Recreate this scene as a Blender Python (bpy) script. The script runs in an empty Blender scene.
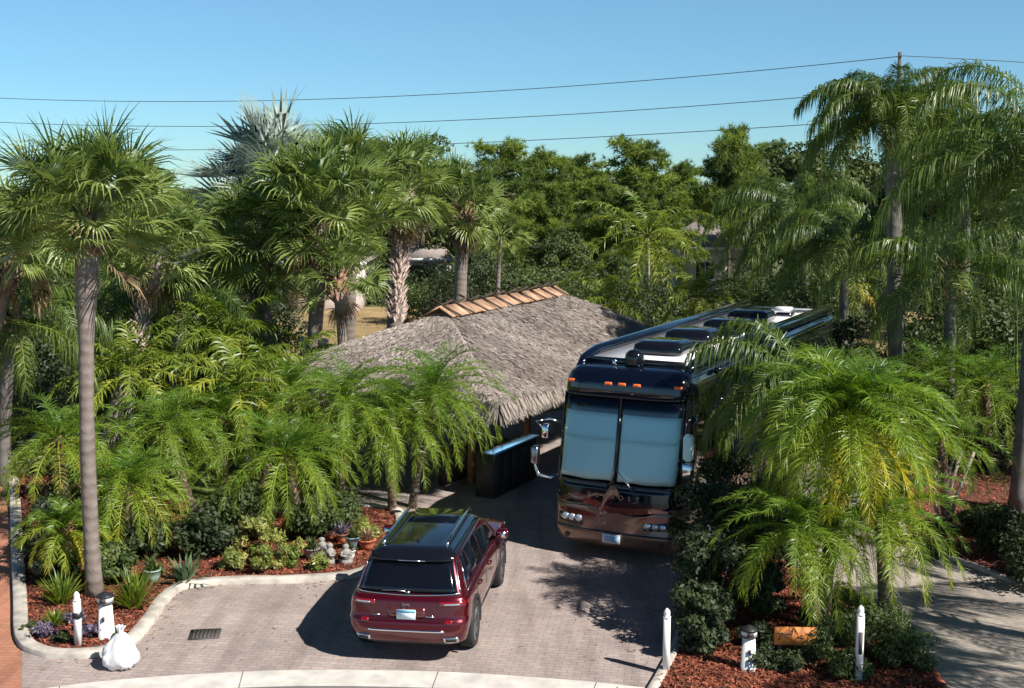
import bpy, bmesh, math, random
import numpy as np
from mathutils import Vector, Matrix
R = math.radians
sc = bpy.context.scene
col = sc.collection

# ------------------------------------------------------------------ camera
F, PITCH, H = 1230.0, R(7.5), 7.5
cam = bpy.data.cameras.new('camera'); co = bpy.data.objects.new('camera', cam); col.objects.link(co)
co.location = (0, 0, H); co.rotation_euler = (R(90) - PITCH, 0, 0)
cam.sensor_width = 36; cam.lens = F / 1024 * 36; cam.clip_end = 3000; cam.clip_start = 0.1
sc.camera = co
CP, SP = math.cos(PITCH), math.sin(PITCH)
def ray(px, py):
    a, b = px - 512, 344 - py
    return Vector((a, F * CP + b * SP, b * CP - F * SP))
def G(px, py, z=0.0):            # point of the plane at height z
    d = ray(px, py); return Vector((0, 0, H)) + d * ((z - H) / d.z)
def W(px, py, D):                # point at forward distance D
    d = ray(px, py); return Vector((0, 0, H)) + d * (D / d.y)
def base(px, D):                 # ground point at distance D in image column px
    Z = D * CP + H * SP; return Vector(((px - 512) / F * Z, D, 0))

# ------------------------------------------------------------------ light
SUNV = Vector((.82, -.572, 0)).normalized(); EL = R(43.5)
sunvec = Vector((SUNV.x * math.cos(EL), SUNV.y * math.cos(EL), math.sin(EL)))
w = bpy.data.worlds.new('World'); sc.world = w; w.use_nodes = True
nt = w.node_tree; bg = nt.nodes['Background']
sk = nt.nodes.new('ShaderNodeTexSky'); sk.sky_type = 'NISHITA'; sk.sun_disc = False
sk.sun_elevation = EL; sk.sun_rotation = math.atan2(sunvec.x, sunvec.y)
sk.air_density = 0.9; sk.dust_density = 0.0; sk.ozone_density = 4.0; sk.altitude = 900
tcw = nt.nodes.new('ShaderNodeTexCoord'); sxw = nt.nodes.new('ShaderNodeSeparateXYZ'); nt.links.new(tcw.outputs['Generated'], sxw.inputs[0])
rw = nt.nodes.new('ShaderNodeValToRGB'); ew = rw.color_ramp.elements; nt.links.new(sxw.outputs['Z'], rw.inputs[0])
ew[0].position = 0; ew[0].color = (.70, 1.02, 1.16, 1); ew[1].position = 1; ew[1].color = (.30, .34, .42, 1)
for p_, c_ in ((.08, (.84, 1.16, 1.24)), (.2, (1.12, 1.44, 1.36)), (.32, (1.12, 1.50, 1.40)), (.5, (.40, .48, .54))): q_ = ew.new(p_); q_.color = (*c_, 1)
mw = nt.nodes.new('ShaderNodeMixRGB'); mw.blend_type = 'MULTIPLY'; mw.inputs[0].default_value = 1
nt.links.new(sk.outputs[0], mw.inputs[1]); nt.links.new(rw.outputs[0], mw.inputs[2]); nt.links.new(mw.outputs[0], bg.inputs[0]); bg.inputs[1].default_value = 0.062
sl = bpy.data.lights.new('sun', 'SUN'); sl.energy = 5.0; sl.angle = R(.5); sl.color = (1, .95, .88)
so = bpy.data.objects.new('sun', sl); col.objects.link(so)
so.rotation_euler = (-sunvec).to_track_quat('-Z', 'Y').to_euler()
so.location = (20, -10, 30)
sc.view_settings.view_transform = 'Standard'; sc.view_settings.look = 'None'
sc.view_settings.exposure = 0.62; sc.view_settings.gamma = 1
sc.render.engine = 'CYCLES'
sc.cycles.max_bounces = 6; sc.cycles.transparent_max_bounces = 8

# ------------------------------------------------------------------ materials
def mat(name, c, rough=.6, metal=0, noise=0, nscale=8, bump=0, bscale=30, spec=.5, coat=0, emit=None):
    m = bpy.data.materials.new(name); m.use_nodes = True
    n = m.node_tree.nodes; l = m.node_tree.links; p = n['Principled BSDF']
    p.inputs['Base Color'].default_value = (*c, 1); p.inputs['Roughness'].default_value = rough
    p.inputs['Metallic'].default_value = metal; p.inputs['Specular IOR Level'].default_value = spec
    p.inputs['Coat Weight'].default_value = coat; p.inputs['Coat Roughness'].default_value = .04
    tc = n.new('ShaderNodeTexCoord')
    if noise:
        t = n.new('ShaderNodeTexNoise'); t.inputs['Scale'].default_value = nscale; t.inputs['Detail'].default_value = 6
        r = n.new('ShaderNodeValToRGB')
        r.color_ramp.elements[0].position = .3; r.color_ramp.elements[1].position = .72
        r.color_ramp.elements[0].color = (*[x * (1 - noise) for x in c], 1)
        r.color_ramp.elements[1].color = (*[min(1, x * (1 + noise)) for x in c], 1)
        l.new(tc.outputs['Object'], t.inputs['Vector']); l.new(t.outputs['Fac'], r.inputs[0]); l.new(r.outputs[0], p.inputs['Base Color'])
    if bump:
        t = n.new('ShaderNodeTexNoise'); t.inputs['Scale'].default_value = bscale; t.inputs['Detail'].default_value = 5
        b = n.new('ShaderNodeBump'); b.inputs['Strength'].default_value = bump; b.inputs['Distance'].default_value = .03
        l.new(tc.outputs['Object'], t.inputs['Vector']); l.new(t.outputs['Fac'], b.inputs['Height']); l.new(b.outputs[0], p.inputs['Normal'])
    return m
def leafmat(name, c0, c1, rough=.42, trans=.3, c2=None):
    # colour ramps over a per-leaf attribute: young/green at 0 to old/yellow at 1
    m = bpy.data.materials.new(name); m.use_nodes = True
    n = m.node_tree.nodes; l = m.node_tree.links; p = n['Principled BSDF']
    a = n.new('ShaderNodeAttribute'); a.attribute_name = 'tint'
    r = n.new('ShaderNodeValToRGB'); e = r.color_ramp.elements
    e[0].color = (*c0, 1); e[1].color = (*c1, 1); e[1].position = .65 if c2 else 1
    if c2: x = e.new(1.0); x.color = (*c2, 1)
    l.new(a.outputs['Fac'], r.inputs[0]); l.new(r.outputs[0], p.inputs['Base Color'])
    p.inputs['Roughness'].default_value = rough; p.inputs['Specular IOR Level'].default_value = .5
    tr = n.new('ShaderNodeBsdfTranslucent'); mx = n.new('ShaderNodeMixShader'); mx.inputs[0].default_value = trans
    hs = n.new('ShaderNodeHueSaturation'); hs.inputs['Value'].default_value = 1.5; hs.inputs['Saturation'].default_value = 1.1
    l.new(r.outputs[0], hs.inputs['Color']); l.new(hs.outputs[0], tr.inputs[0])
    l.new(p.outputs[0], mx.inputs[1]); l.new(tr.outputs[0], mx.inputs[2]); l.new(mx.outputs[0], n['Material Output'].inputs[0])
    return m
def pavermat(name, cols, mortar, bw=.22, bh=.11, rot=0, stain=.25):
    m = bpy.data.materials.new(name); m.use_nodes = True
    n = m.node_tree.nodes; l = m.node_tree.links; p = n['Principled BSDF']
    tc = n.new('ShaderNodeTexCoord'); mp = n.new('ShaderNodeMapping'); mp.inputs['Rotation'].default_value = (0, 0, rot)
    br = n.new('ShaderNodeTexBrick'); br.inputs['Scale'].default_value = 1
    br.inputs['Brick Width'].default_value = bw; br.inputs['Row Height'].default_value = bh
    br.inputs['Mortar Size'].default_value = .006; br.inputs['Mortar Smooth'].default_value = .4; br.inputs['Bias'].default_value = 0
    br.inputs['Color1'].default_value = (*cols[0], 1); br.inputs['Color2'].default_value = (*cols[1], 1); br.inputs['Mortar'].default_value = (*mortar, 1)
    l.new(tc.outputs['Object'], mp.inputs[0]); l.new(mp.outputs[0], br.inputs['Vector'])
    t = n.new('ShaderNodeTexNoise'); t.inputs['Scale'].default_value = .55; t.inputs['Detail'].default_value = 7; t.inputs['Roughness'].default_value = .65
    l.new(tc.outputs['Object'], t.inputs['Vector'])
    rp = n.new('ShaderNodeValToRGB'); rp.color_ramp.elements[0].position = .35; rp.color_ramp.elements[1].position = .65
    rp.color_ramp.elements[0].color = (1 - stain,) * 3 + (1,); rp.color_ramp.elements[1].color = (1, 1, 1, 1)
    l.new(t.outputs['Fac'], rp.inputs[0])
    t2 = n.new('ShaderNodeTexNoise'); t2.inputs['Scale'].default_value = 6; t2.inputs['Detail'].default_value = 4
    l.new(tc.outputs['Object'], t2.inputs['Vector'])
    mx2 = n.new('ShaderNodeMixRGB'); mx2.blend_type = 'MIX'; mx2.inputs[2].default_value = (*cols[2], 1)
    rp2 = n.new('ShaderNodeValToRGB'); rp2.color_ramp.elements[0].position = .5; rp2.color_ramp.elements[1].position = .75
    l.new(t2.outputs['Fac'], rp2.inputs[0]); l.new(rp2.outputs[0], mx2.inputs[0]); l.new(br.outputs['Color'], mx2.inputs[1])
    mx = n.new('ShaderNodeMixRGB'); mx.blend_type = 'MULTIPLY'; mx.inputs[0].default_value = 1
    l.new(mx2.outputs[0], mx.inputs[1]); l.new(rp.outputs[0], mx.inputs[2]); l.new(mx.outputs[0], p.inputs['Base Color'])
    t3 = n.new('ShaderNodeTexNoise'); t3.inputs['Scale'].default_value = 1.0; t3.inputs['Detail'].default_value = 5; mp3 = n.new('ShaderNodeMapping'); mp3.inputs['Rotation'].default_value = (0, 0, .35); mp3.inputs['Scale'].default_value = (2.6, .22, 1)
    l.new(tc.outputs['Object'], mp3.inputs[0]); l.new(mp3.outputs[0], t3.inputs['Vector']); rp3 = n.new('ShaderNodeValToRGB'); rp3.color_ramp.elements[0].position = .36; rp3.color_ramp.elements[1].position = .52
    rp3.color_ramp.elements[0].color = (.74, .73, .72, 1); rp3.color_ramp.elements[1].color = (1, 1, 1, 1); l.new(t3.outputs['Fac'], rp3.inputs[0])
    mx3 = n.new('ShaderNodeMixRGB'); mx3.blend_type = 'MULTIPLY'; mx3.inputs[0].default_value = .8; l.new(mx.outputs[0], mx3.inputs[1]); l.new(rp3.outputs[0], mx3.inputs[2]); l.new(mx3.outputs[0], p.inputs['Base Color'])
    b = n.new('ShaderNodeBump'); b.invert = True; b.inputs['Strength'].default_value = .5; b.inputs['Distance'].default_value = .01
    l.new(br.outputs['Fac'], b.inputs['Height']); l.new(b.outputs[0], p.inputs['Normal'])
    p.inputs['Roughness'].default_value = .85
    return m
def barkmat(name, c, c2, rings=9, bump=.6):
    m = bpy.data.materials.new(name); m.use_nodes = True
    n = m.node_tree.nodes; l = m.node_tree.links; p = n['Principled BSDF']
    tc = n.new('ShaderNodeTexCoord'); sp = n.new('ShaderNodeSeparateXYZ'); l.new(tc.outputs['Object'], sp.inputs[0])
    t = n.new('ShaderNodeTexNoise'); t.inputs['Scale'].default_value = 5; t.inputs['Detail'].default_value = 8
    l.new(tc.outputs['Object'], t.inputs['Vector'])
    ma = n.new('ShaderNodeMath'); ma.operation = 'MULTIPLY_ADD'; ma.inputs[1].default_value = rings * 6.28
    m3 = n.new('ShaderNodeMath'); m3.operation = 'MULTIPLY'; m3.inputs[1].default_value = 5; l.new(t.outputs['Fac'], m3.inputs[0])
    l.new(sp.outputs['Z'], ma.inputs[0]); l.new(m3.outputs[0], ma.inputs[2])
    si = n.new('ShaderNodeMath'); si.operation = 'SINE'; l.new(ma.outputs[0], si.inputs[0])
    ad = n.new('ShaderNodeMath'); ad.operation = 'MULTIPLY_ADD'; ad.inputs[1].default_value = .11; l.new(si.outputs[0], ad.inputs[0]); l.new(t.outputs['Fac'], ad.inputs[2])
    r = n.new('ShaderNodeValToRGB'); r.color_ramp.elements[0].position = .25; r.color_ramp.elements[1].position = .75
    r.color_ramp.elements[0].color = (*c2, 1); r.color_ramp.elements[1].color = (*c, 1)
    l.new(ad.outputs[0], r.inputs[0]); l.new(r.outputs[0], p.inputs['Base Color'])
    b = n.new('ShaderNodeBump'); b.inputs['Strength'].default_value = bump; b.inputs['Distance'].default_value = .03
    l.new(ad.outputs[0], b.inputs['Height']); l.new(b.outputs[0], p.inputs['Normal'])
    p.inputs['Roughness'].default_value = .9
    return m
M = {}
M['ground'] = mat('ground_grass', (.10, .11, .035), .95, noise=.5, nscale=1.5, bump=.6, bscale=25)
M['field'] = mat('dry_field', (.30, .21, .095), .95, noise=.3, nscale=.6, bump=.4, bscale=12)
M['lawn'] = mat('lawn', (.17, .22, .04), .95, noise=.3, nscale=5, bump=.5, bscale=60)
M['paver'] = pavermat('driveway_pavers', [(.47, .375, .335), (.385, .315, .29), (.35, .31, .29)], (.25, .205, .185), rot=.15, stain=.3)
M['redpaver'] = pavermat('red_pavers', [(.55, .24, .14), (.48, .2, .12), (.4, .2, .14)], (.25, .15, .1), rot=.1)
M['greypaver'] = pavermat('grey_pavers', [(.50, .43, .36), (.42, .365, .31), (.36, .32, .28)], (.24, .21, .18), rot=-.3, stain=.35)
M['patio'] = pavermat('patio_pavers', [(.42, .36, .32), (.36, .32, .29), (.3, .27, .25)], (.2, .17, .15), .4, .2, .45)
M['concrete'] = mat('concrete', (.47, .43, .375), .85, noise=.35, nscale=3.5, bump=.3, bscale=60)
M['ribbon'] = mat('gutter_concrete', (.58, .55, .50), .85, noise=.2, nscale=3, bump=.2, bscale=60)
M['mulch'] = mat('red_mulch', (.15, .045, .03), .95, noise=.8, nscale=22, bump=1, bscale=60)
M['asphalt'] = mat('street_asphalt', (.16, .15, .145), .9, noise=.15, nscale=3)
M['pygmy'] = leafmat('date_palm_leaf', (.068, .165, .022), (.29, .375, .036), .38, .34, (.50, .43, .04))
M['areca'] = leafmat('areca_leaf', (.10, .17, .022), (.31, .34, .04), .42, .3, (.45, .33, .05))
M['queen'] = leafmat('queen_palm_leaf', (.045, .09, .02), (.19, .25, .04), .4, .3, (.28, .22, .07))
M['sabal'] = leafmat('cabbage_palm_leaf', (.09, .15, .035), (.30, .36, .09), .4, .28, (.30, .25, .08))
M['silver'] = leafmat('silver_palm_leaf', (.26, .33, .28), (.46, .52, .44), .5, .15)
M['pine'] = leafmat('pine_needles', (.055, .10, .02), (.25, .32, .05), .6, .38)
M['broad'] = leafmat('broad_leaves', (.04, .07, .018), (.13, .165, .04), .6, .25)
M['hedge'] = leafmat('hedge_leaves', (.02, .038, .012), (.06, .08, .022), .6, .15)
M['variegated'] = leafmat('variegated_leaves', (.12, .18, .03), (.48, .46, .14), .4, .3)
M['purple'] = leafmat('purple_leaves', (.10, .07, .12), (.26, .22, .30), .5, .2)
M['yucca'] = leafmat('yucca_leaf', (.05, .10, .05), (.15, .22, .10), .35, .15)
M['brown'] = leafmat('dry_leaves', (.16, .09, .05), (.42, .29, .17), .8, .15)
M['bark_s'] = barkmat('grey_palm_bark', (.25, .205, .18), (.15, .12, .10), 5, .8)
M['bark_q'] = barkmat('queen_palm_bark', (.21, .19, .175), (.12, .105, .095), 1.5, .3)
M['bark_d'] = barkmat('rough_date_bark', (.24, .17, .12), (.07, .05, .035), 9, 1)
M['bark_t'] = barkmat('tree_bark', (.16, .12, .09), (.06, .045, .035), 2)
M['bark_l'] = barkmat('pale_stem_bark', (.40, .36, .31), (.20, .17, .14), 5)
M['pboot'] = tinted0 = mat('pale_leaf_bases', (.50, .38, .32), .9, noise=.6, nscale=9, bump=1, bscale=30)
M['boot'] = mat('leaf_bases', (.30, .17, .11), .9, noise=.6, nscale=9, bump=1, bscale=30)
M['thatch'] = mat('thatch', (.38, .32, .29), .95, noise=.3, nscale=4, bump=1, bscale=40)
def tinted(name, c0, c1, rough=.9):
    m = leafmat(name, c0, c1, rough, 0.0); m.node_tree.nodes['Principled BSDF'].inputs['Specular IOR Level'].default_value = .2
    return m
M['thatchs'] = tinted('thatch_strands', (.20, .165, .14), (.52, .455, .41))
M['chips'] = tinted('mulch_chips', (.06, .022, .016), (.42, .13, .07))
M['grass'] = leafmat('grass_blades', (.10, .14, .025), (.30, .30, .07), .7, .3)
M['ridge'] = mat('ridge_wood', (.48, .29, .18), .8, noise=.35, nscale=3, bump=.4)
M['darkwood'] = mat('dark_wood', (.075, .05, .035), .6, noise=.3, nscale=6)
M['postwood'] = mat('post_wood', (.42, .20, .09), .65, noise=.3, nscale=6)
M['greywood'] = mat('grey_wood', (.36, .32, .26), .85, noise=.3, nscale=5, bump=.4)
M['counter'] = mat('counter_top', (.16, .36, .60), .12, coat=.6)
M['white'] = mat('white_paint', (.80, .79, .76), .5, noise=.05, nscale=10)
M['black'] = mat('black_plastic', (.02, .02, .022), .45)
M['iron'] = mat('cast_iron', (.07, .06, .055), .7, noise=.3, nscale=30)
M['bag'] = mat('white_plastic', (.80, .81, .83), .4, bump=.5, bscale=9)
M['rubber'] = mat('tyre_rubber', (.02, .02, .02), .85)
M['alloy'] = mat('alloy', (.35, .36, .38), .3, metal=1)
M['chrome'] = mat('chrome', (.85, .86, .88), .12, metal=1)
M['red'] = mat('dark_red_paint', (.10, .002, .009), .28, metal=.55, coat=1)
M['gloss'] = mat('black_gloss', (.006, .007, .01), .07, coat=.5)
M['carglass'] = mat('tinted_glass', (.004, .005, .008), .04, coat=.5)
M['lamp_r'] = mat('red_lens', (.20, .004, .008), .15, coat=1)
M['lamp_o'] = mat('orange_lens', (.85, .16, .03), .3, coat=1)
M['lamp_w'] = mat('clear_lens', (.55, .6, .68), .1, metal=.6, coat=1)
M['navy'] = mat('navy_paint', (.003, .006, .016), .12, metal=.2, coat=1)
M['copper'] = mat('copper_paint', (.22, .13, .09), .42, metal=.55, coat=1)
M['maroon'] = mat('maroon_paint', (.13, .03, .025), .2, metal=.4, coat=1)
M['roofw'] = mat('white_roof', (.80, .79, .80), .6, noise=.06, nscale=2)
M['shade'] = mat('sunshade_cloth', (.72, .93, .90), .6, noise=.04, nscale=1.2)
M['shade2'] = mat('sunshade_valance', (.62, .90, .93), .6)
M['plate'] = mat('plate', (.72, .82, .90), .5); M['plateb'] = mat('plate_blue', (.15, .42, .60), .5)
M['plank'] = mat('orange_wood', (.62, .20, .05), .7, noise=.75, nscale=7)
M['terra'] = mat('terracotta', (.50, .16, .08), .8, noise=.2, nscale=6)
M['bluepot'] = mat('blue_glaze', (.20, .28, .33), .35, noise=.3, nscale=8)
M['greenpot'] = mat('green_glaze', (.30, .42, .34), .4, noise=.2, nscale=8)
M['stone'] = mat('grey_stone', (.27, .26, .24), .8, noise=.3, nscale=10)
M['stucco'] = mat('pale_stucco', (.72, .60, .50), .9, noise=.08, nscale=2)
M['stuccow'] = mat('white_stucco', (.80, .72, .70), .9, noise=.06, nscale=2)
M['shingle'] = mat('grey_shingle', (.30, .25, .23), .9, noise=.2, nscale=4)
M['window'] = mat('house_glass', (.03, .04, .05), .08)
M['cable'] = mat('cable', (.05, .055, .06), .6)
M['pole'] = mat('pole_wood', (.10, .085, .075), .9, noise=.3, nscale=4)
def glass(name):
    m = bpy.data.materials.new(name); m.use_nodes = True
    n = m.node_tree.nodes; l = m.node_tree.links; n.remove(n['Principled BSDF'])
    t = n.new('ShaderNodeBsdfTransparent'); t.inputs[0].default_value = (.95, .98, 1, 1)
    g = n.new('ShaderNodeBsdfGlossy'); g.inputs['Roughness'].default_value = .03
    fr = n.new('ShaderNodeFresnel'); fr.inputs[0].default_value = 1.5
    mx = n.new('ShaderNodeMixShader'); l.new(fr.outputs[0], mx.inputs[0]); l.new(t.outputs[0], mx.inputs[1]); l.new(g.outputs[0], mx.inputs[2])
    l.new(mx.outputs[0], n['Material Output'].inputs[0]); return m
M['glass'] = glass('windscreen_glass')

# ------------------------------------------------------------------ mesh builder
class MB:
    def __init__(s): s.v = []; s.q = []; s.t = []; s.n = 0; s.tint = []; s.poly = []
    def add(s, V, Q=None, T=None, tint=0.5, P=None):
        V = np.asarray(V, float).reshape(-1, 3)
        if Q is not None and len(Q): s.q.append(np.asarray(Q, int).reshape(-1, 4) + s.n)
        if T is not None and len(T): s.t.append(np.asarray(T, int).reshape(-1, 3) + s.n)
        if P is not None: s.poly += [[i + s.n for i in f] for f in P]
        s.v.append(V); s.tint.append(np.broadcast_to(np.asarray(tint, float), (len(V),))); s.n += len(V); return s
    def box(s, c, d, rz=0, taper=1.0, rot=None, bev=0):
        x, y, z = d[0] / 2, d[1] / 2, d[2] / 2
        V = np.array([(sx * x * (taper if sz > 0 else 1), sy * y * (taper if sz > 0 else 1), sz * z) for sz in (-1, 1) for sx, sy in ((-1, -1), (1, -1), (1, 1), (-1, 1))])
        if rot is not None: V = V @ np.array(rot.to_matrix()).T
        if rz: c_, s_ = math.cos(rz), math.sin(rz); V = V @ np.array([[c_, s_, 0], [-s_, c_, 0], [0, 0, 1]])
        return s.add(V + np.array(c), [(0, 3, 2, 1), (4, 5, 6, 7), (0, 1, 5, 4), (1, 2, 6, 5), (2, 3, 7, 6), (3, 0, 4, 7)])
    def tube(s, pts, r, n=8, cap=True, tint=.5, squash=None):
        P = np.array([tuple(p) for p in pts], float); m = len(P)
        rr = np.broadcast_to(np.asarray(r, float), (m,))
        T = np.gradient(P, axis=0); T /= np.linalg.norm(T, axis=1)[:, None] + 1e-9
        up = np.array([0, 0, 1.]) if abs(T[0][2]) < .9 else np.array([1., 0, 0])
        a = np.arange(n) * 2 * math.pi / n; V = []
        for i in range(m):
            A = np.cross(T[i], up); A /= np.linalg.norm(A) + 1e-9; B = np.cross(T[i], A)
            V.append(P[i] + rr[i] * (np.cos(a)[:, None] * A + np.sin(a)[:, None] * B)); up = up
        V = np.concatenate(V)
        Q = [(i * n + j, i * n + (j + 1) % n, (i + 1) * n + (j + 1) % n, (i + 1) * n + j) for i in range(m - 1) for j in range(n)]
        PP = [list(range(n))[::-1], [(m - 1) * n + j for j in range(n)]] if cap else None
        return s.add(V, Q, tint=tint, P=PP)
    def lathe(s, c, prof, n=16, tint=.5):
        a = np.arange(n) * 2 * math.pi / n
        V = np.concatenate([np.stack([c[0] + r * np.cos(a), c[1] + r * np.sin(a), np.full(n, c[2] + z)], 1) for r, z in prof]); m = len(prof)
        Q = [(i * n + j, i * n + (j + 1) % n, (i + 1) * n + (j + 1) % n, (i + 1) * n + j) for i in range(m - 1) for j in range(n)]
        return s.add(V, Q, tint=tint, P=[list(range(n))[::-1], [(m - 1) * n + j for j in range(n)]])
    def mesh(s, name, smooth=False):
        V = np.concatenate(s.v); tint = np.concatenate(s.tint)
        q = np.concatenate(s.q) if s.q else np.zeros((0, 4), int); t = np.concatenate(s.t) if s.t else np.zeros((0, 3), int)
        p = s.poly
        loops = np.concatenate([q.ravel(), t.ravel(), np.array([i for f in p for i in f], int)])
        tot = np.concatenate([np.full(len(q), 4), np.full(len(t), 3), np.array([len(f) for f in p], int)])
        st = np.concatenate([[0], np.cumsum(tot)[:-1]])
        me = bpy.data.meshes.new(name)
        me.vertices.add(len(V)); me.vertices.foreach_set('co', V.ravel().astype(np.float32))
        me.loops.add(len(loops)); me.loops.foreach_set('vertex_index', loops.astype(np.int32))
        me.polygons.add(len(tot)); me.polygons.foreach_set('loop_start', st.astype(np.int32)); me.polygons.foreach_set('loop_total', tot.astype(np.int32))
        me.update(calc_edges=True)
        at = me.attributes.new('tint', 'FLOAT', 'POINT'); at.data.foreach_set('value', tint.astype(np.float32))
        if smooth: me.polygons.foreach_set('use_smooth', np.ones(len(tot), bool))
        me.validate(); return me
    def build(s, name, m, parent=None, smooth=False, loc=None):
        me = s.mesh(name, smooth); me.materials.append(m)
        o = bpy.data.objects.new(name, me); col.objects.link(o)
        if parent is not None: o.parent = parent
        if loc is not None: o.location = loc
        return o
def tag(o, label=None, cat=None, group=None, kind=None):
    if label: o['label'] = label
    if cat: o['category'] = cat
    if group: o['group'] = group
    if kind: o['kind'] = kind
    return o
def empty(name, loc, rz=0, label=None, cat=None, group=None):
    o = bpy.data.objects.new(name, None); col.objects.link(o); o.location = loc; o.rotation_euler = (0, 0, rz)
    o.empty_display_size = .3
    return tag(o, label, cat, group)
def copy_tree(o, parent=None):
    c = o.copy(); col.objects.link(c)
    if parent is not None: c.parent = parent
    for ch in [x for x in bpy.data.objects if x.parent == o]: copy_tree(ch, c)
    return c
def unit(v): return v / (np.linalg.norm(v, axis=-1, keepdims=True) + 1e-9)

# ------------------------------------------------------------------ palms
def frond(mb, rng, o, az, el, L, droop, ll, n, w, hang, lift=.15, tint=.3, rach=.018, seg3=True, bare=.18, roll=0):
    S = 12; t = np.linspace(0, 1, S + 1); e = el - droop * t ** 1.25
    h = np.array([math.cos(az), math.sin(az), 0.])
    d = np.cos(e)[:, None] * h + np.sin(e)[:, None] * np.array([0, 0, 1.])
    P = np.array(o) + np.concatenate([[np.zeros(3)], np.cumsum((d[:-1] + d[1:]) / 2 * L / S, 0)])
    side = np.array([-h[1], h[0], 0.])
    mb.tube(P, np.linspace(rach, rach * .25, S + 1), 4, cap=False, tint=min(1, tint + .25))
    tt = np.repeat(np.linspace(bare, 1, n), 2) + rng.normal(0, .006, 2 * n); tt = np.clip(tt, 0, 1)
    sg = np.tile([1., -1.], n)
    Pp = np.stack([np.interp(tt, t, P[:, k]) for k in range(3)], 1)
    T = unit(np.stack([np.interp(tt, t, d[:, k]) for k in range(3)], 1))
    N = np.cross(T, side) * -1; N = unit(N) * np.sign(N[:, 2:3] + 1e-6)
    u = (tt - bare) / (1 - bare)
    ln = ll * (0.35 + .65 * np.sin(np.pi * np.clip(.12 + .80 * u, 0, 1)) ** .7) * rng.uniform(.72, 1.15, 2 * n) * (rng.random(2 * n) > .04)
    fa = np.radians(24 + 44 * u ** 1.5) + rng.normal(0, .17, 2 * n)
    lf = lift + rng.normal(0, .24, 2 * n) + roll * sg
    D0 = unit(side * (sg * np.cos(fa))[:, None] + T * np.sin(fa)[:, None] + N * lf[:, None])
    down = np.array([0, 0, -1.])
    hg = hang * rng.uniform(.6, 1.4, 2 * n)[:, None]
    D1 = unit(D0 + down * hg); D2 = unit(D1 + down * hg * 1.3)
    ra = rng.uniform(-.6, .6, 2 * n)[:, None]
    Wv = unit(T * np.cos(ra) + N * np.sin(ra)) * w
    l3 = ln[:, None] / 3
    B = Pp; C = B + D0 * l3; E = C + D1 * l3; Ft = E + D2 * l3
    ti = np.clip(tint + rng.normal(0, .08, 2 * n) + .12 * u, 0, 1)
    k = 2 * n; i0 = np.arange(k)
    if seg3:
        V = np.stack([B - Wv * .35, B + Wv * .35, C - Wv * .55, C + Wv * .55, E - Wv * .4, E + Wv * .4, Ft], 1).reshape(-1, 3); b = i0 * 7
        mb.add(V, np.concatenate([np.stack([b, b + 1, b + 3, b + 2], 1), np.stack([b + 2, b + 3, b + 5, b + 4], 1)]), np.stack([b + 4, b + 5, b + 6], 1), np.repeat(ti, 7))
    else:
        V = np.stack([B - Wv * .35, B + Wv * .35, (C + E) / 2 - Wv * .5, (C + E) / 2 + Wv * .5, Ft], 1).reshape(-1, 3); b = i0 * 5
        mb.add(V, np.stack([b, b + 1, b + 3, b + 2], 1), np.stack([b + 2, b + 3, b + 4], 1), np.repeat(ti, 5))
def fan(mb, rng, o, az, el, Lp, Rb, n=34, droop=.5, tint=.3, sp=2.5, w=.9, hang=.5, fuse=.38):
    S = 6; t = np.linspace(0, 1, S + 1); e = el - droop * t
    h = np.array([math.cos(az), math.sin(az), 0.]); z = np.array([0, 0, 1.])
    d = np.cos(e)[:, None] * h + np.sin(e)[:, None] * z
    P = np.array(o) + np.concatenate([[np.zeros(3)], np.cumsum(d[:-1] * Lp / S, 0)])
    mb.tube(P, np.linspace(.022, .013, S + 1), 4, cap=False, tint=min(1, tint + .3))
    side = unit(np.array([-h[1], h[0], rng.normal(0, .6)])); A = unit(d[-1] + z * rng.normal(.0, .3)); N = np.cross(side, A); N = N * (1 if N[2] > 0 else -1)
    c = P[-1]; ph = np.linspace(-sp, sp, n); dp = (ph[1] - ph[0]) / 2
    u = np.abs(ph) / sp
    ln = Rb * (1 - .25 * u) * rng.uniform(.88, 1.08, n)
    def dirf(p, fold): return unit(np.cos(p)[:, None] * A + np.sin(p)[:, None] * side + N * (fold * np.abs(np.sin(p)))[:, None])
    dc = dirf(ph, .45); da = dirf(ph - dp * w, .45); db = dirf(ph + dp * w, .45)
    r1 = (ln * fuse)[:, None]
    gap = rng.normal(0, .02, (n, 1)) * N
    down = np.array([0, 0, -1.]); hg = (hang * rng.uniform(.3, 1.6, n))[:, None]
    m1 = c + da * r1; m2 = c + db * r1
    mid = c + dc * r1; D1 = unit(dc + down * hg * .5 + gap * 6); q = mid + D1 * (ln * .34)[:, None]; wq = (m2 - m1) * .33
    D2 = unit(D1 + down * hg * 1.2); tip = q + D2 * (ln * .3)[:, None]
    V = np.stack([np.broadcast_to(c, (n, 3)), m1, m2, q - wq, q + wq, tip], 1).reshape(-1, 3); b = np.arange(n) * 6
    ti = np.clip(tint + rng.normal(0, .07, n), 0, 1)
    mb.add(V, np.stack([b + 1, b + 2, b + 4, b + 3], 1), np.concatenate([np.stack([b, b + 1, b + 2], 1), np.stack([b + 3, b + 4, b + 5], 1)]), np.repeat(ti, 6))
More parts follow.
